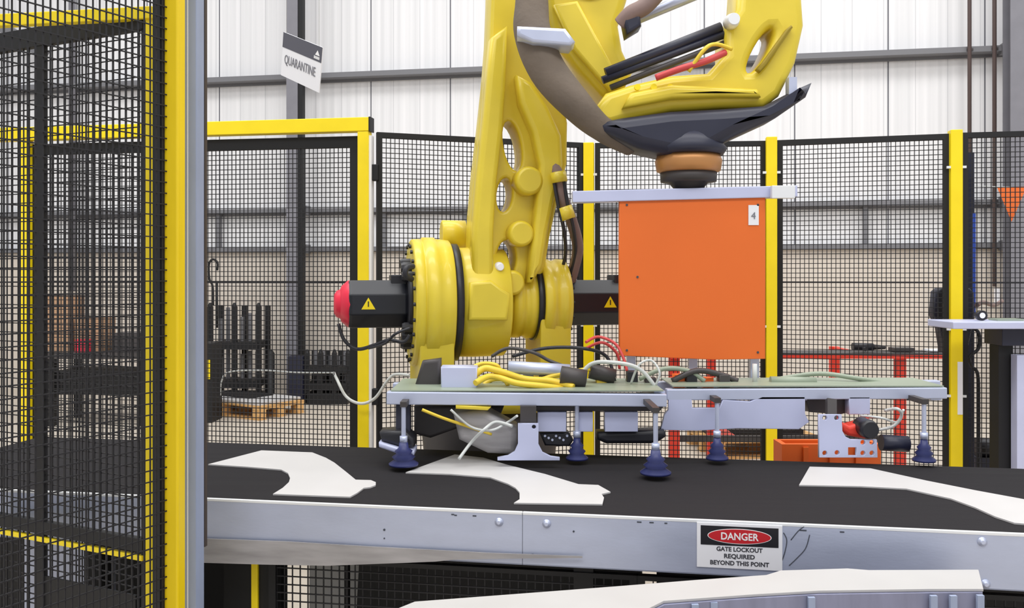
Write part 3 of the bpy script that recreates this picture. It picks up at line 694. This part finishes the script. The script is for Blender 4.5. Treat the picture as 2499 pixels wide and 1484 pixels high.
# frame
def zpx(y, Y): return CH-(y-HY)/F*Y
MB().beam(P(945, 970, 2.86), P(1625, 976, 2.86), .04, .040).build('frame_bar', M['alu'], gr, .003)
MB().beam(P(1625, 962, 2.95), P(2305, 958, 2.95), .04, .036).build('frame_bar', M['alu'], gr, .003)
MB().beam(P(960, 946, 3.19), P(2290, 940, 3.19), .035, .035).build('frame_bar', M['alu'], gr, .003)
for x, Ya in ((965, 2.88), (1300, 2.88), (1610, 2.88), (1960, 2.97), (2285, 2.97)):
    a = P(x, 966, Ya); b = P(x, 966, 3.17); b.x = a.x; b.z = zpx(944, 3.19); MB().beam(a, b, .035, .03).build('cross_bar', M['alu'], gr)
s = MB(); z_ = zpx(952, 2.86); a = P(952, 952, 2.86)
s.prism([Vector((A(955)*2.86, 2.85, z_-.003)), Vector((A(1618)*2.86, 2.85, z_-.003)), Vector((A(1618)*2.86, 3.17, z_-.003)), Vector((A(955)*2.86, 3.17, z_-.003))], ZZ*.004)
s.prism([Vector((A(1640)*2.95, 2.94, z_-.0)), Vector((A(2300)*2.95, 2.94, z_-.0)), Vector((A(2300)*2.95, 3.17, z_)), Vector((A(1640)*2.95, 3.17, z_))], ZZ*.004)
s.build('deck_sheet', M['grn'], gr, 0, 'pale green grey deck sheets')
# white / clear block, valve blocks, cylinders and hoses on the deck
s = MB(); s.plate([(1076, 896), (1164, 896), (1164, 948), (1076, 948)], [], (2.92, 0), .08, .004); s.build('valve_box', M['alub'], gr)
s = MB(); s.plate([(1030, 882), (1075, 876), (1075, 948), (1010, 948)], [], (3.0, 0), .06, .01); s.build('valve_box', M['dgrey'], gr)
def cyl_part(x0, y0, x1, y1, Y, r, m, nm): MB().cyl(P(x0, y0, Y), P(x1, y1, Y), r, 16).build(nm, M[m], gr)
cyl_part(1368, 915, 1430, 925, 2.95, .03, 'dgrey', 'air_cylinder'); cyl_part(1240, 896, 1390, 905, 3.05, .022, 'alu', 'air_cylinder')
cyl_part(1440, 905, 1500, 920, 3.05, .026, 'dgrey', 'air_cylinder'); cyl_part(1880, 930, 1990, 932, 3.05, .016, 'grn', 'air_cylinder')
cyl_part(1842, 888, 1842, 940, 3.05, .008, 'gl', 'sensor_post'); cyl_part(1842, 932, 1842, 946, 3.05, .022, 'gl', 'sensor_foot')
random.seed(3)
def hose_run(pts, Y, r, m):
    MB().tube([P(x, y, Y+random.uniform(-.03, .03)) for x, y in pts], r, 8).build('hose', M[m], gr)
hose_run([(1150, 925), (1180, 900), (1215, 905), (1280, 925), (1345, 930), (1400, 945)], 2.95, .011, 'ylw')
hose_run([(1160, 935), (1200, 918), (1260, 935), (1320, 942), (1385, 950)], 2.92, .010, 'ylw')
hose_run([(1140, 905), (1175, 888), (1212, 892), (1222, 912), (1240, 940)], 2.98, .007, 'ylw')
hose_run([(1180, 940), (1210, 925), (1300, 930), (1360, 915), (1440, 900)], 3.02, .008, 'ylw')
hose_run([(1430, 835), (1460, 822), (1500, 838), (1520, 870), (1530, 905)], 3.05, .005, 'redh')
hose_run([(1430, 850), (1470, 836), (1505, 862), (1512, 900)], 3.08, .005, 'redh')
hose_run([(1250, 870), (1330, 850), (1420, 850), (1480, 870), (1500, 930)], 3.1, .006, 'hose')
hose_run([(1400, 945), (1440, 890), (1500, 885), (1560, 900), (1600, 945)], 3.0, .007, 'gl')
hose_run([(1540, 935), (1560, 890), (1590, 880), (1610, 910), (1600, 940)], 2.98, .004, 'gl')
hose_run([(1640, 930), (1700, 905), (1760, 915), (1800, 930)], 3.05, .010, 'dgrey')
hose_run([(1560, 925), (1620, 900), (1680, 905), (1720, 930)], 3.02, .008, 'grn')
hose_run([(1900, 925), (2000, 912), (2100, 925), (2190, 940)], 3.08, .008, 'grn')
hose_run([(1200, 870), (1240, 850), (1300, 860), (1340, 880), (1380, 895)], 3.08, .006, 'dgrey')
for i, (x, m) in enumerate(((1255, 'mots'), (1290, 'alu'), (1330, 'dgrey'), (1420, 'alu'), (1470, 'ylw'), (1545, 'mots'), (1590, 'dgrey'), (1660, 'orgb'), (1690, 'mots'), (1730, 'orgb'), (1770, 'dgrey'))):
    h = 22+8*(i % 3); s = MB(); s.plate([(x-14, 945-h), (x+12, 945-h), (x+12, 948), (x-14, 948)], [], (3.04+.02*(i % 2), 0), .05, .003); s.build('valve_block', M[m], gr)
# under the frame
s = MB(); s.plate([(1264, 1034), (1314, 1034), (1314, 1084), (1324, 1104), (1344, 1114), (1366, 1117), (1366, 1124), (1214, 1124), (1214, 1117), (1240, 1112), (1256, 1102), (1264, 1084)], [ell(1303, 1042, 5, 5)], (2.80, 0), .015, .001)
s.build('foot_bracket', M['alub'], gr, 0, 'pale metal bracket with flared foot')
MB().beam(P(1289, 990, 2.83), P(1289, 1045, 2.83), .05, .02, Vector((0, 1, 0))).build('hanger', M['dgrey'], gr)
s = MB(); s.plate([(1105, 1010), (1180, 1000), (1262, 1045), (1262, 1112), (1190, 1108), (1120, 1075)], [], (2.86, 0), .14, .02); s.build('suction_hood', M['dirty'], gr, 0, 'pale metal cone shaped hood')
s = MB(); s.plate([(1010, 992), (1230, 992), (1215, 1030), (1120, 1045), (1050, 1070), (1010, 1060)], [], (3.0, 0), .12, .01); s.build('manifold', M['dgrey'], gr)
s = MB(); s.plate([(1112, 990), (1198, 994), (1190, 1002), (1112, 998)], [], (2.83, 0), .06, .003); s.build('clamp_block', M['ry'], gr)
s = MB()
s.plate([(1300, 992), (1620, 992), (1610, 1004), (1305, 1004)], [], (2.9, 0), .05, .002); s.build('rail', M['dgrey'], gr)
for x0, x1 in ((1312, 1382), (1410, 1447), (1476, 1557)):
    s = MB(); s.plate([(x0, 1006), (x1, 1006), (x1, 1054), (x0, 1054)], [], (2.88, 0), .03, .002); s.build('side_plate', M['alub'], gr)
s = MB(); s.plate([(1316, 1056), (1388, 1056), (1400, 1075), (1390, 1090), (1330, 1088)], [], (2.9, 0), .06, .006); s.build('vacuum_pump', M['mots'], gr)
s = MB(); s.plate([(1458, 1056), (1622, 1050), (1628, 1066), (1600, 1084), (1480, 1084), (1458, 1074)], [], (2.9, 0), .08, .012); s.build('vacuum_pump', M['mots'], gr)
for i in range(7):
    x = 1330+i*9; MB().lathe([(0, .004), (.006, .004)], P(x, 1064+5*(i % 3), 2.893), Vector((0, 1, 0)), 8).build('screw', M['alu'], gr)
s = MB(); s.plate([(1612, 1050), (1622, 1012), (1632, 1000), (1632, 974), (1688, 974), (1690, 996), (1756, 996), (1764, 976), (1830, 980), (1860, 968), (1965, 968), (1965, 1010), (1975, 1030), (1950, 1048), (1800, 1046), (1700, 1052)], [], (2.93, 0), .02, .002)
s.build('side_plate', M['alub'], gr, 0, 'long stepped pale plate')
s = MB(); s.plate([(2072, 968), (2124, 968), (2124, 1012), (2072, 1012)], [], (2.93, 0), .04, .003); s.build('side_plate', M['alub'], gr)
s = MB(); s.plate([(1966, 970), (2072, 970), (2080, 1005), (2050, 1012), (1975, 1006)], [], (2.97, 0), .05, .003); s.build('mechanism', M['dgrey'], gr)
s = MB()
hs = [ell(x, y, 6, 6, 0, 12) for x, y in ((2013, 1020), (2042, 1020), (2013, 1106), (2043, 1105), (2106, 1080), (2128, 1080), (2106, 1106), (2128, 1106))]+[[(2070, 1092), (2090, 1092), (2090, 1112), (2070, 1112)]]
s.plate([(1999, 1012), (2054, 1012), (2056, 1052), (2064, 1066), (2078, 1073), (2140, 1073), (2142, 1117), (1999, 1117)], hs, (2.84, 0), .012, .001)
s.build('corner_plate', M['alub'], gr, 0, 'pale L-shaped plate with bolt holes')
MB().beam(P(2028, 975, 2.9), P(2028, 1030, 2.87), .03, .02, Vector((0, 1, 0))).build('hanger', M['dgrey'], gr)
s = MB(); s.plate([(2058, 1032), (2075, 1040), (2112, 1030), (2122, 1022), (2140, 1040), (2136, 1062), (2112, 1072), (2070, 1064), (2056, 1052)], [], (2.88, 0), .07, .01); s.build('gear_motor', M['red'], gr, 0, 'red orange gear motor')
MB().lathe([(0, .025), (.02, .03), (.08, .03)], P(2126, 1050, 2.83), Vector((0, 1, 0)), 24).build('motor_end', M['mots'], gr)
hose_run([(2140, 1050), (2180, 1040), (2200, 1015), (2190, 998), (2160, 1002)], 2.88, .005, 'gl')
hose_run([(2100, 1015), (2150, 1020), (2190, 1030), (2205, 1000)], 2.9, .004, 'gl')
cyl_part(2150, 1080, 2215, 1084, 2.88, .026, 'navy', 'air_cylinder')
hose_run([(1030, 1000), (1080, 1020), (1140, 1040), (1200, 1060)], 2.84, .005, 'ylw')
hose_run([(1120, 1120), (1150, 1080), (1180, 1050), (1210, 1030), (1250, 1040)], 2.82, .005, 'gl')
hose_run([(1100, 1000), (1150, 1042), (1200, 1050), (1240, 1030), (1262, 1015)], 2.81, .004, 'gl')
s = MB(); s.plate([(925, 1056), (985, 1050), (1010, 1070), (1010, 1092), (985, 1094), (930, 1078)], [], (2.82, 0), .1, .012); s.build('side_shoe', M['mots'], gr)
s = MB(); s.plate([(924, 1080), (986, 1098), (1010, 1100), (1010, 1112), (980, 1112), (924, 1092)], [], (2.80, 0), .1, .006); s.build('shoe_edge', M['alub'], gr)
def cup(x, Y, top_y, r=.045):
    b = P(x, HY, Y); b.z = 0; z0 = .812
    s = MB(); s.lathe([(z0, r), (z0+.006, r*1.02), (z0+.018, r*.62), (z0+.026, r*.8), (z0+.036, r*.5), (z0+.044, r*.62), (z0+.054, r*.35), (z0+.07, r*.3)], b, ZZ, 24)
    cpt = s.build('suction_cup', M['blue'], gr, 0, 'blue bellows suction cup')
    MB().cyl(b+ZZ*(z0+.07), b+ZZ*(z0+.09), .012, 12).build('fitting', M['alu'], cpt)
    MB().cyl(b+ZZ*(z0+.085), b+ZZ*1.0, .007, 10).build('spring_stem', M['alu'], gr)
    e = b+ZZ*1.0; MB().beam(e-Vector((0, .01, 0)), Vector((e.x, 3.0, 1.0)), .02, .016).build('cup_arm', M['dgrey'], gr)
for x, Y in ((985, 2.78), (1408, 2.87), (1600, 2.66), (1750, 2.87), (2255, 2.84)): cup(x, Y, 0, .045 if Y < 2.8 else .035)
s = MB(); b_ = P(990, 990, 2.92); MB().beam(P(985, 985, 2.9), P(985, 1062, 2.88), .045, .04, Vector((0, 1, 0))).build('hanger', M['navy'], gr)

# ================================================================== behind the fence, right
bx = P(2310, HY, 6.0); bl = P(1625, HY, 6.2)
t = thing('workbench', Vector(((bx.x+bl.x)/2, 6.3, 0)), 'red framed workbench behind the fence with tools on top', 'bench')
MB().bx(bl.x, bx.x, 5.995, 6.25, .864, .876).build('bench_top', M['dgrey'], t); MB().bx(bl.x, bx.x, 5.99, 6.03, .84, .8635).build('apron', M['red'], t)
for x, Y, wd in ((1645, 6.05, .033), (2196, 6.05, .03), (1735, 6.7, .03), (2036, 6.7, .03)):
    p = P(x, HY, Y); MB().bx(p.x-wd, p.x+wd, Y-.03, Y+.03, 0, .864).build('leg', M['red'], t)
MB().bx(P(1645, HY, 6.05).x, P(2196, HY, 6.05).x, 6.03, 6.06, .28, .32).build('stretcher', M['dgrey'], t)
for x in (1735, 2036):
    p = P(x, HY, 6.7); MB().bx(p.x-.02, p.x+.02, 6.061, 6.669, .28, .32).build('stretcher', M['red'], t)
    MB().bx(p.x-.02, p.x+.02, 6.25, 6.669, .84, .863).build('side_rail', M['red'], t)
t = thing('power_tool', P(2110, 856, 6.1), 'black hand power tool lying on the red workbench', 'tool')
def TP(x, y): return P(x, y, 6.15)
MB().cyl(P(2080, 846, 6.1), P(2130, 847, 6.1), .026, 14).build('motor_body', M['mots'], t)
MB().cyl(P(2130, 847, 6.1), P(2160, 848, 6.1), .02, 14, .012).build('nose', M['dgrey'], t)
MB().cyl(P(2100, 848, 6.12), P(2112, 853, 6.04), .013, 10).build('handle', M['mots'], t)
tag(MB().box(P(2200, 852.5, 6.12), Vector((.07, 0, 0)), Vector((0, .05, 0)), ZZ*.012).build('tool_case', M['dgrey']), 'grey tool case on the red workbench right of the black tool', 'case')
tag(MB().box(P(2280, 855, 6.12), Vector((.05, 0, 0)), Vector((0, .06, 0)), ZZ*.006).build('paper_stack', M['sgn']), 'white paper pile at the right end of the red workbench', 'paper')
def pallet(c, ang, w_, d_, z0, label, m='wood'):
    t = thing('pallet', Vector((c.x, c.y, z0)), label, 'pallet'); u = Vector((math.cos(ang), math.sin(ang), 0)); v = Vector((-u.y, u.x, 0)); c = Vector((c.x, c.y, z0))
    for i in range(7): MB().box(c+v*(-d_/2+.05+i*(d_-.1)/6)+ZZ*.129, u*w_/2, v*.045, ZZ*.009).build('deck_board', M[m], t)
    for i in range(3):
        o_ = u*(-w_/2+.05+i*(w_-.1)/2)
        MB().box(c+o_+ZZ*.108, u*.045, v*d_/2, ZZ*.012).build('stringer', M[m], t)
        for j in range(3): MB().box(c+o_+v*(-d_/2+.05+j*(d_-.1)/2)+ZZ*.057, u*.045, v*.045, ZZ*.039).build('block', M[m], t)
    for j in range(3): MB().box(c+v*(-d_/2+.05+j*(d_-.1)/2)+ZZ*.009, u*w_/2, v*.045, ZZ*.009).build('bottom_board', M[m], t)
    return t
c = P(1840, HY, 7.2); pallet(c, .1, .9, .7, 0, 'wooden pallet on the floor behind the orange panel and fence')
ct = P(1840, HY, 7.2); tag(MB().bx(ct.x-.4, ct.x+.3, 6.9, 7.4, .139, .21).build('sheet_stack', M['blk'], None), 'flat dark stack on the pallet behind the fence', 'stack')
# orange bin beyond the belt
s = MB(); a = P(1908, HY, 3.45); b = P(2150, HY, 3.45)
t = thing('orange_bin', Vector(((a.x+b.x)/2, 3.6, 0)), 'orange steel bin behind the belt under the gripper', 'bin')
MB().bx(a.x, b.x, 3.45, 3.47, .03, .75).build('side_wall', M['orgb'], t); MB().bx(a.x, b.x, 3.54, 3.56, .03, .75).build('side_wall', M['orgb'], t)
MB().bx(a.x, a.x+.02, 3.471, 3.539, .03, .75).build('end_wall', M['orgb'], t); MB().bx(b.x-.02, b.x, 3.471, 3.539, .03, .75).build('end_wall', M['orgb'], t)
MB().bx(a.x, b.x, 3.45, 3.56, 0, .029).build('base', M['dgrey'], t)
for i in range(3): MB().bx(a.x+.08+i*.1, a.x+.1+i*.1, 3.44, 3.449, .05, .74).build('rib', M['orgb'], t)
# dark column with case behind post
p = P(2340, HY, 4.75); p.z = 0
t = thing('equipment_column', p, 'dark navy column with blue edge strips behind the yellow post', 'column')
MB().box(p+ZZ*1.02, Vector((.066, 0, 0)), Vector((0, .03, 0)), ZZ*1.02).build('upright', M['navyc'], t)
for sx in (-1, 1): MB().box(p+ZZ*1.45+Vector((sx*.064, -.031, 0)), Vector((.008, 0, 0)), Vector((0, .002, 0)), ZZ*.27).build('edge_strip', M['bstrip'], t, 0, 'blue strip')
for z in (1.25, 1.4, 1.55, 1.68): MB().box(p+ZZ*z+Vector((-.064, -.034, 0)), Vector((.005, 0, 0)), Vector((0, .001, 0)), ZZ*.012).build('strip_label', M['navyc'], t)
s = MB(); s.plate([(2286, 712), (2298, 702), (2368, 702), (2379, 714), (2381, 770), (2362, 862), (2306, 862), (2296, 800), (2281, 770)], [], (4.60, 0), .08, .015)
tag(s.build('equipment_case', M['navyc']), 'rounded black case with tapered base hung on the navy column', 'case')
s = MB(); s.tube([P(2376, 800, 4.6), P(2389, 815, 4.6), P(2388, 850, 4.6), P(2366, 872, 4.6), P(2372, 895, 4.6), P(2386, 915, 4.6), P(2388, 1000, 4.6), P(2388, 1180, 4.6)], .009, 8)
tag(s.build('cable', M['hose']), 'black cable looping down from the black case', 'cable')
# work stand at the right edge, in front of the fence
sx0 = P(2300, HY, 4.15); sx1 = P(2640, HY, 4.15)
t = thing('work_stand', Vector(((sx0.x+sx1.x)/2, 4.2, 0)), 'work stand with grey shelf and black leg at the right edge', 'stand')
MB().bx(sx0.x, sx1.x, 4.05, 4.3, zpx(800, 4.15), zpx(783, 4.15)).build('shelf', M['alub'], t, .004, 'pale blue grey shelf')
a = P(2452, HY, 4.1); MB().bx(a.x, sx1.x, 4.12, 4.28, zpx(843, 4.15), zpx(800.5, 4.15)).build('drawer_box', M['navyc'], t, .003)
a = P(2440, HY, 4.15); MB().bx(a.x, a.x+.066, 4.16, 4.24, 0, zpx(843.5, 4.15)).build('leg', M['blk'], t)
a = P(2476, HY, 4.12); MB().bx(a.x, a.x+.05, 4.1, 4.15, 0, zpx(866, 4.12)).build('leg', M['alub'], t, 0, 'pale grey leg')
a = P(2620, HY, 4.15); MB().bx(a.x-.03, a.x+.03, 4.16, 4.24, 0, zpx(843.5, 4.15)).build('leg', M['blk'], t)
t = thing('roll_dispenser', P(2398, 783, 4.15), 'small black and white roll on the grey shelf', 'roll')
MB().lathe([(0, .023), (.03, .023)], P(2398, 770.2, 4.14), Vector((0, 1, 0)), 24).build('roll', M['mots'], t)
MB().lathe([(0, .013), (.002, .013)], P(2398, 770.2, 4.137), Vector((0, 1, 0)), 20).build('core', M['sgn'], t)
tag(MB().box(P(2455, 780, 4.17), Vector((.06, 0, 0)), Vector((0, .04, 0)), ZZ*.005).build('notepad', M['grn']), 'pale green pad lying on the grey shelf beside the roll', 'pad')
s = MB(); s.tube([P(2384, 745, 4.7)+Vector((0, 0, 0)), P(2400, 738, 4.9), P(2425, 745, 5.2), P(2445, 735, 5.4)], .012, 8)
tag(s.build('red_cable', M['hoseb']), 'reddish brown cable behind the fence above the grey shelf', 'cable')
# pennant
t = thing('pennant_string', P(2468, 456, 4.9), 'orange triangular pennant hanging on a string at the right edge', 'flag')
s = MB(); s.plate([(2434, 457), (2506, 455), (2469, 541)], [], (4.9, 0), .003); s.build('pennant', M['pend'], t)
MB().tube([P(2350, 452, 4.9), P(2500, 457, 4.9), P(2750, 450, 4.9)], .002, 5).build('string', M['gl'], t)
# small motor by the right stand
t = thing('floor_motor', P(2400, 1100, 4.75), 'small dark motor unit on the floor behind the fence by the navy column', 'motor')
q = P(2405, HY, 4.85); q.z = 0
MB().bx(q.x-.08, q.x+.1, 4.8, 5.0, 0, .42).build('base_box', M['navyc'], t); MB().cyl(Vector((q.x-.05, 4.85, .47)), Vector((q.x+.05, 4.85, .47)), .05, 16).build('motor_body', M['mots'], t)

# ================================================================== behind the fence, left
def rack(x0, x1, Y, z0, z1, label, n_post, n_roll, seed):
    a = P(x0, HY, Y); b = P(x1, HY, Y); random.seed(seed)
    t = thing('stillage_rack', Vector(((a.x+b.x)/2, Y, 0)), label, 'rack')
    for i in range(n_post):
        x = a.x+(b.x-a.x)*i/(n_post-1)
        for yy in (Y-.01, Y+.35): MB().bx(x-.025, x+.025, yy-.025, yy+.025, 0.12, z1).build('post', M['blk'], t)
        MB().lathe([(0, .028), (.04, .012)], Vector((x, Y-.01, z1)), ZZ, 10).build('finial', M['blk'], t)
    for z in (z0, (z0+z1)/2): MB().bx(a.x, b.x, Y-.05, Y+.37, z-.04, z+.03).build('shelf_rail', M['blk'], t)
    MB().bx(a.x, b.x, Y-.035, Y+.37, 0, .12).build('base', M['blk'], t)
    for i in range(n_roll):
        x = a.x+.06+(b.x-a.x-.12)*i/max(1, n_roll-1); h = random.uniform(.28, .5)*(z1-z0)
        for z in (z0+.031, (z0+z1)/2+.031):
            o_ = MB().cyl(Vector((x, Y+.15, z)), Vector((x, Y+.15, z+h*.95)), .022, 10).build('steel_roll', M['gsheet'])
            tag(o_, ('grey upright tube on the %s shelf of the %s' % ('lower' if z < z0+.1 else 'upper', 'tall black rack' if seed == 1 else 'low black rack')), 'tube', 'grey tubes in the %s rack' % ('tall' if seed == 1 else 'low'))
    return t
rack(514, 632, 9.6, .24, 1.06, 'tall black stillage rack against the wall left of the steel column', 3, 6, 1)
rack(750, 850, 9.75, .2, .55, 'low black stillage rack right of the steel column', 4, 5, 2)
for x, Y, z1, lb in ((660, 9.7, .55, 'short black bollard between the tall rack and the steel column'), (1092, 9.3, .5, 'dark bollard behind the fence left of the robot')):
    p = P(x, HY, Y); p.z = 0; t = thing('bollard', p, lb, 'bollard'); MB().lathe([(0, .09), (.02, .09), (.02, .045), (z1, .045), (z1+.04, .02)], p, ZZ, 16).build('shaft', M['blk'], t)
p = P(722, HY, 9.6); tag(MB().bx(p.x-.1, p.x+.06, 9.65, 9.85, 0, .52).build('motor_cabinet', M['navyc']), 'dark cabinet in front of the base of the steel column', 'cabinet')
pa = -.56; u = Vector((math.cos(pa), math.sin(pa), 0)); v = Vector((-u.y, u.x, 0))
cN = P(632, HY, 8.62)-u*.55+v*.3; cN.z = 0
pallet(cN, pa, 1.1, .6, .0, 'light wooden pallet on the floor behind the gate, carrying white sheets')
cN.z = .1395
tag(MB().box(cN+ZZ*.012, u*.52, v*.28, ZZ*.012).build('sheet_stack', M['wht']), 'white sheets stacked on the wooden pallet behind the gate', 'stack')
tag(MB().box(cN+ZZ*.032-u*.1+v*.05, u*.3, v*.16, ZZ*.0075).build('dark_sheet', M['blk']), 'dark sheet lying on the white sheets of the wooden pallet', 'sheet')
s = MB(); s.tube([P(520, 745, 9.5), P(519, 700, 9.5), P(511, 680, 9.5), P(510, 645, 9.5), P(520, 633, 9.5), P(531, 642, 9.5), P(530, 660, 9.5)], .012, 8); s.tube([P(530, 690, 9.5), P(530, 745, 9.5), P(530, 800, 9.5)], .01, 8, 1)
tag(s.build('hook_rod', M['blk']), 'curved black hook rod standing at the tall rack', 'hook')
t = thing('notice_stand', P(500, 940, 8.6), 'dark box with yellow plate just right of the grey channel', 'box')
p = P(505, HY, 8.6); MB().bx(p.x-.06, p.x+.08, 8.5, 8.8, .0, .75).build('box', M['blk'], t); a = P(507, 902, 8.49); MB().bx(a.x-.02, a.x+.02, 8.485, 8.499, a.z-.09, a.z+.09).build('plate', M['fy'], t, 0, 'yellow plate')
# white signal cable on the fence
s = MB(); s.tube([P(538, 965, 4.95), P(541, 930, 4.95), P(560, 908, 4.95), P(640, 904, 4.9), P(720, 909, 4.85), P(815, 910, 4.7)], .004, 8)
s.tube([P(815, 910, 4.7), P(822, 925, 4.40), P(845, 968, 4.36), P(880, 985, 4.34), P(915, 972, 4.33), P(945, 930, 4.3), P(965, 914, 4.28), P(1000, 916, 4.2)], .0075, 8)
tag(s.build('signal_cable', M['gl']), 'pale cable sagging in front of the yellow portal post', 'cable')
# things behind the left mesh
a = P(110, HY, 8.3); b = P(350, HY, 8.3)
t = thing('work_table', Vector(((a.x+b.x)/2, 8.5, 0)), 'dark work table behind the left mesh gate', 'table')
MB().bx(a.x, b.x, 8.3, 8.9, .62, .68).build('table_top', M['dgrey'], t)
for x in (a.x+.04, b.x-.04):
    for y in (8.35, 8.85): MB().bx(x-.03, x+.03, y-.03, y+.03, 0, .619).build('leg', M['blk'], t)
MB().bx(a.x+.05, b.x-.05, 8.4, 8.8, .28, .5).build('under_shelf', M['blk'], t)
p = P(150, HY, 8.6)
tag(MB().bx(p.x-.15, p.x+.15, 8.45, 8.75, .681, 1.2).build('carton', M['card']), 'tall brown carton on the dark table behind the left mesh', 'box')
tag(MB().bx(p.x+.2, p.x+.45, 8.45, 8.75, .681, 1.0).build('carton', M['card']), 'shorter brown carton right of the tall one on the dark table', 'box')
p = P(205, HY, 8.35); tag(MB().bx(p.x-.07, p.x+.05, 8.32, 8.4, .681, .80).build('toolbox', M['cap']), 'small red box on the dark table in front of the cartons', 'box')
p = P(320, HY, 8.6); tag(MB().bx(p.x-.12, p.x+.12, 8.45, 8.75, .681, .85).build('machine_unit', M['dgrey'], None, .01), 'dark grey machine unit at the right end of the dark table', 'machine')
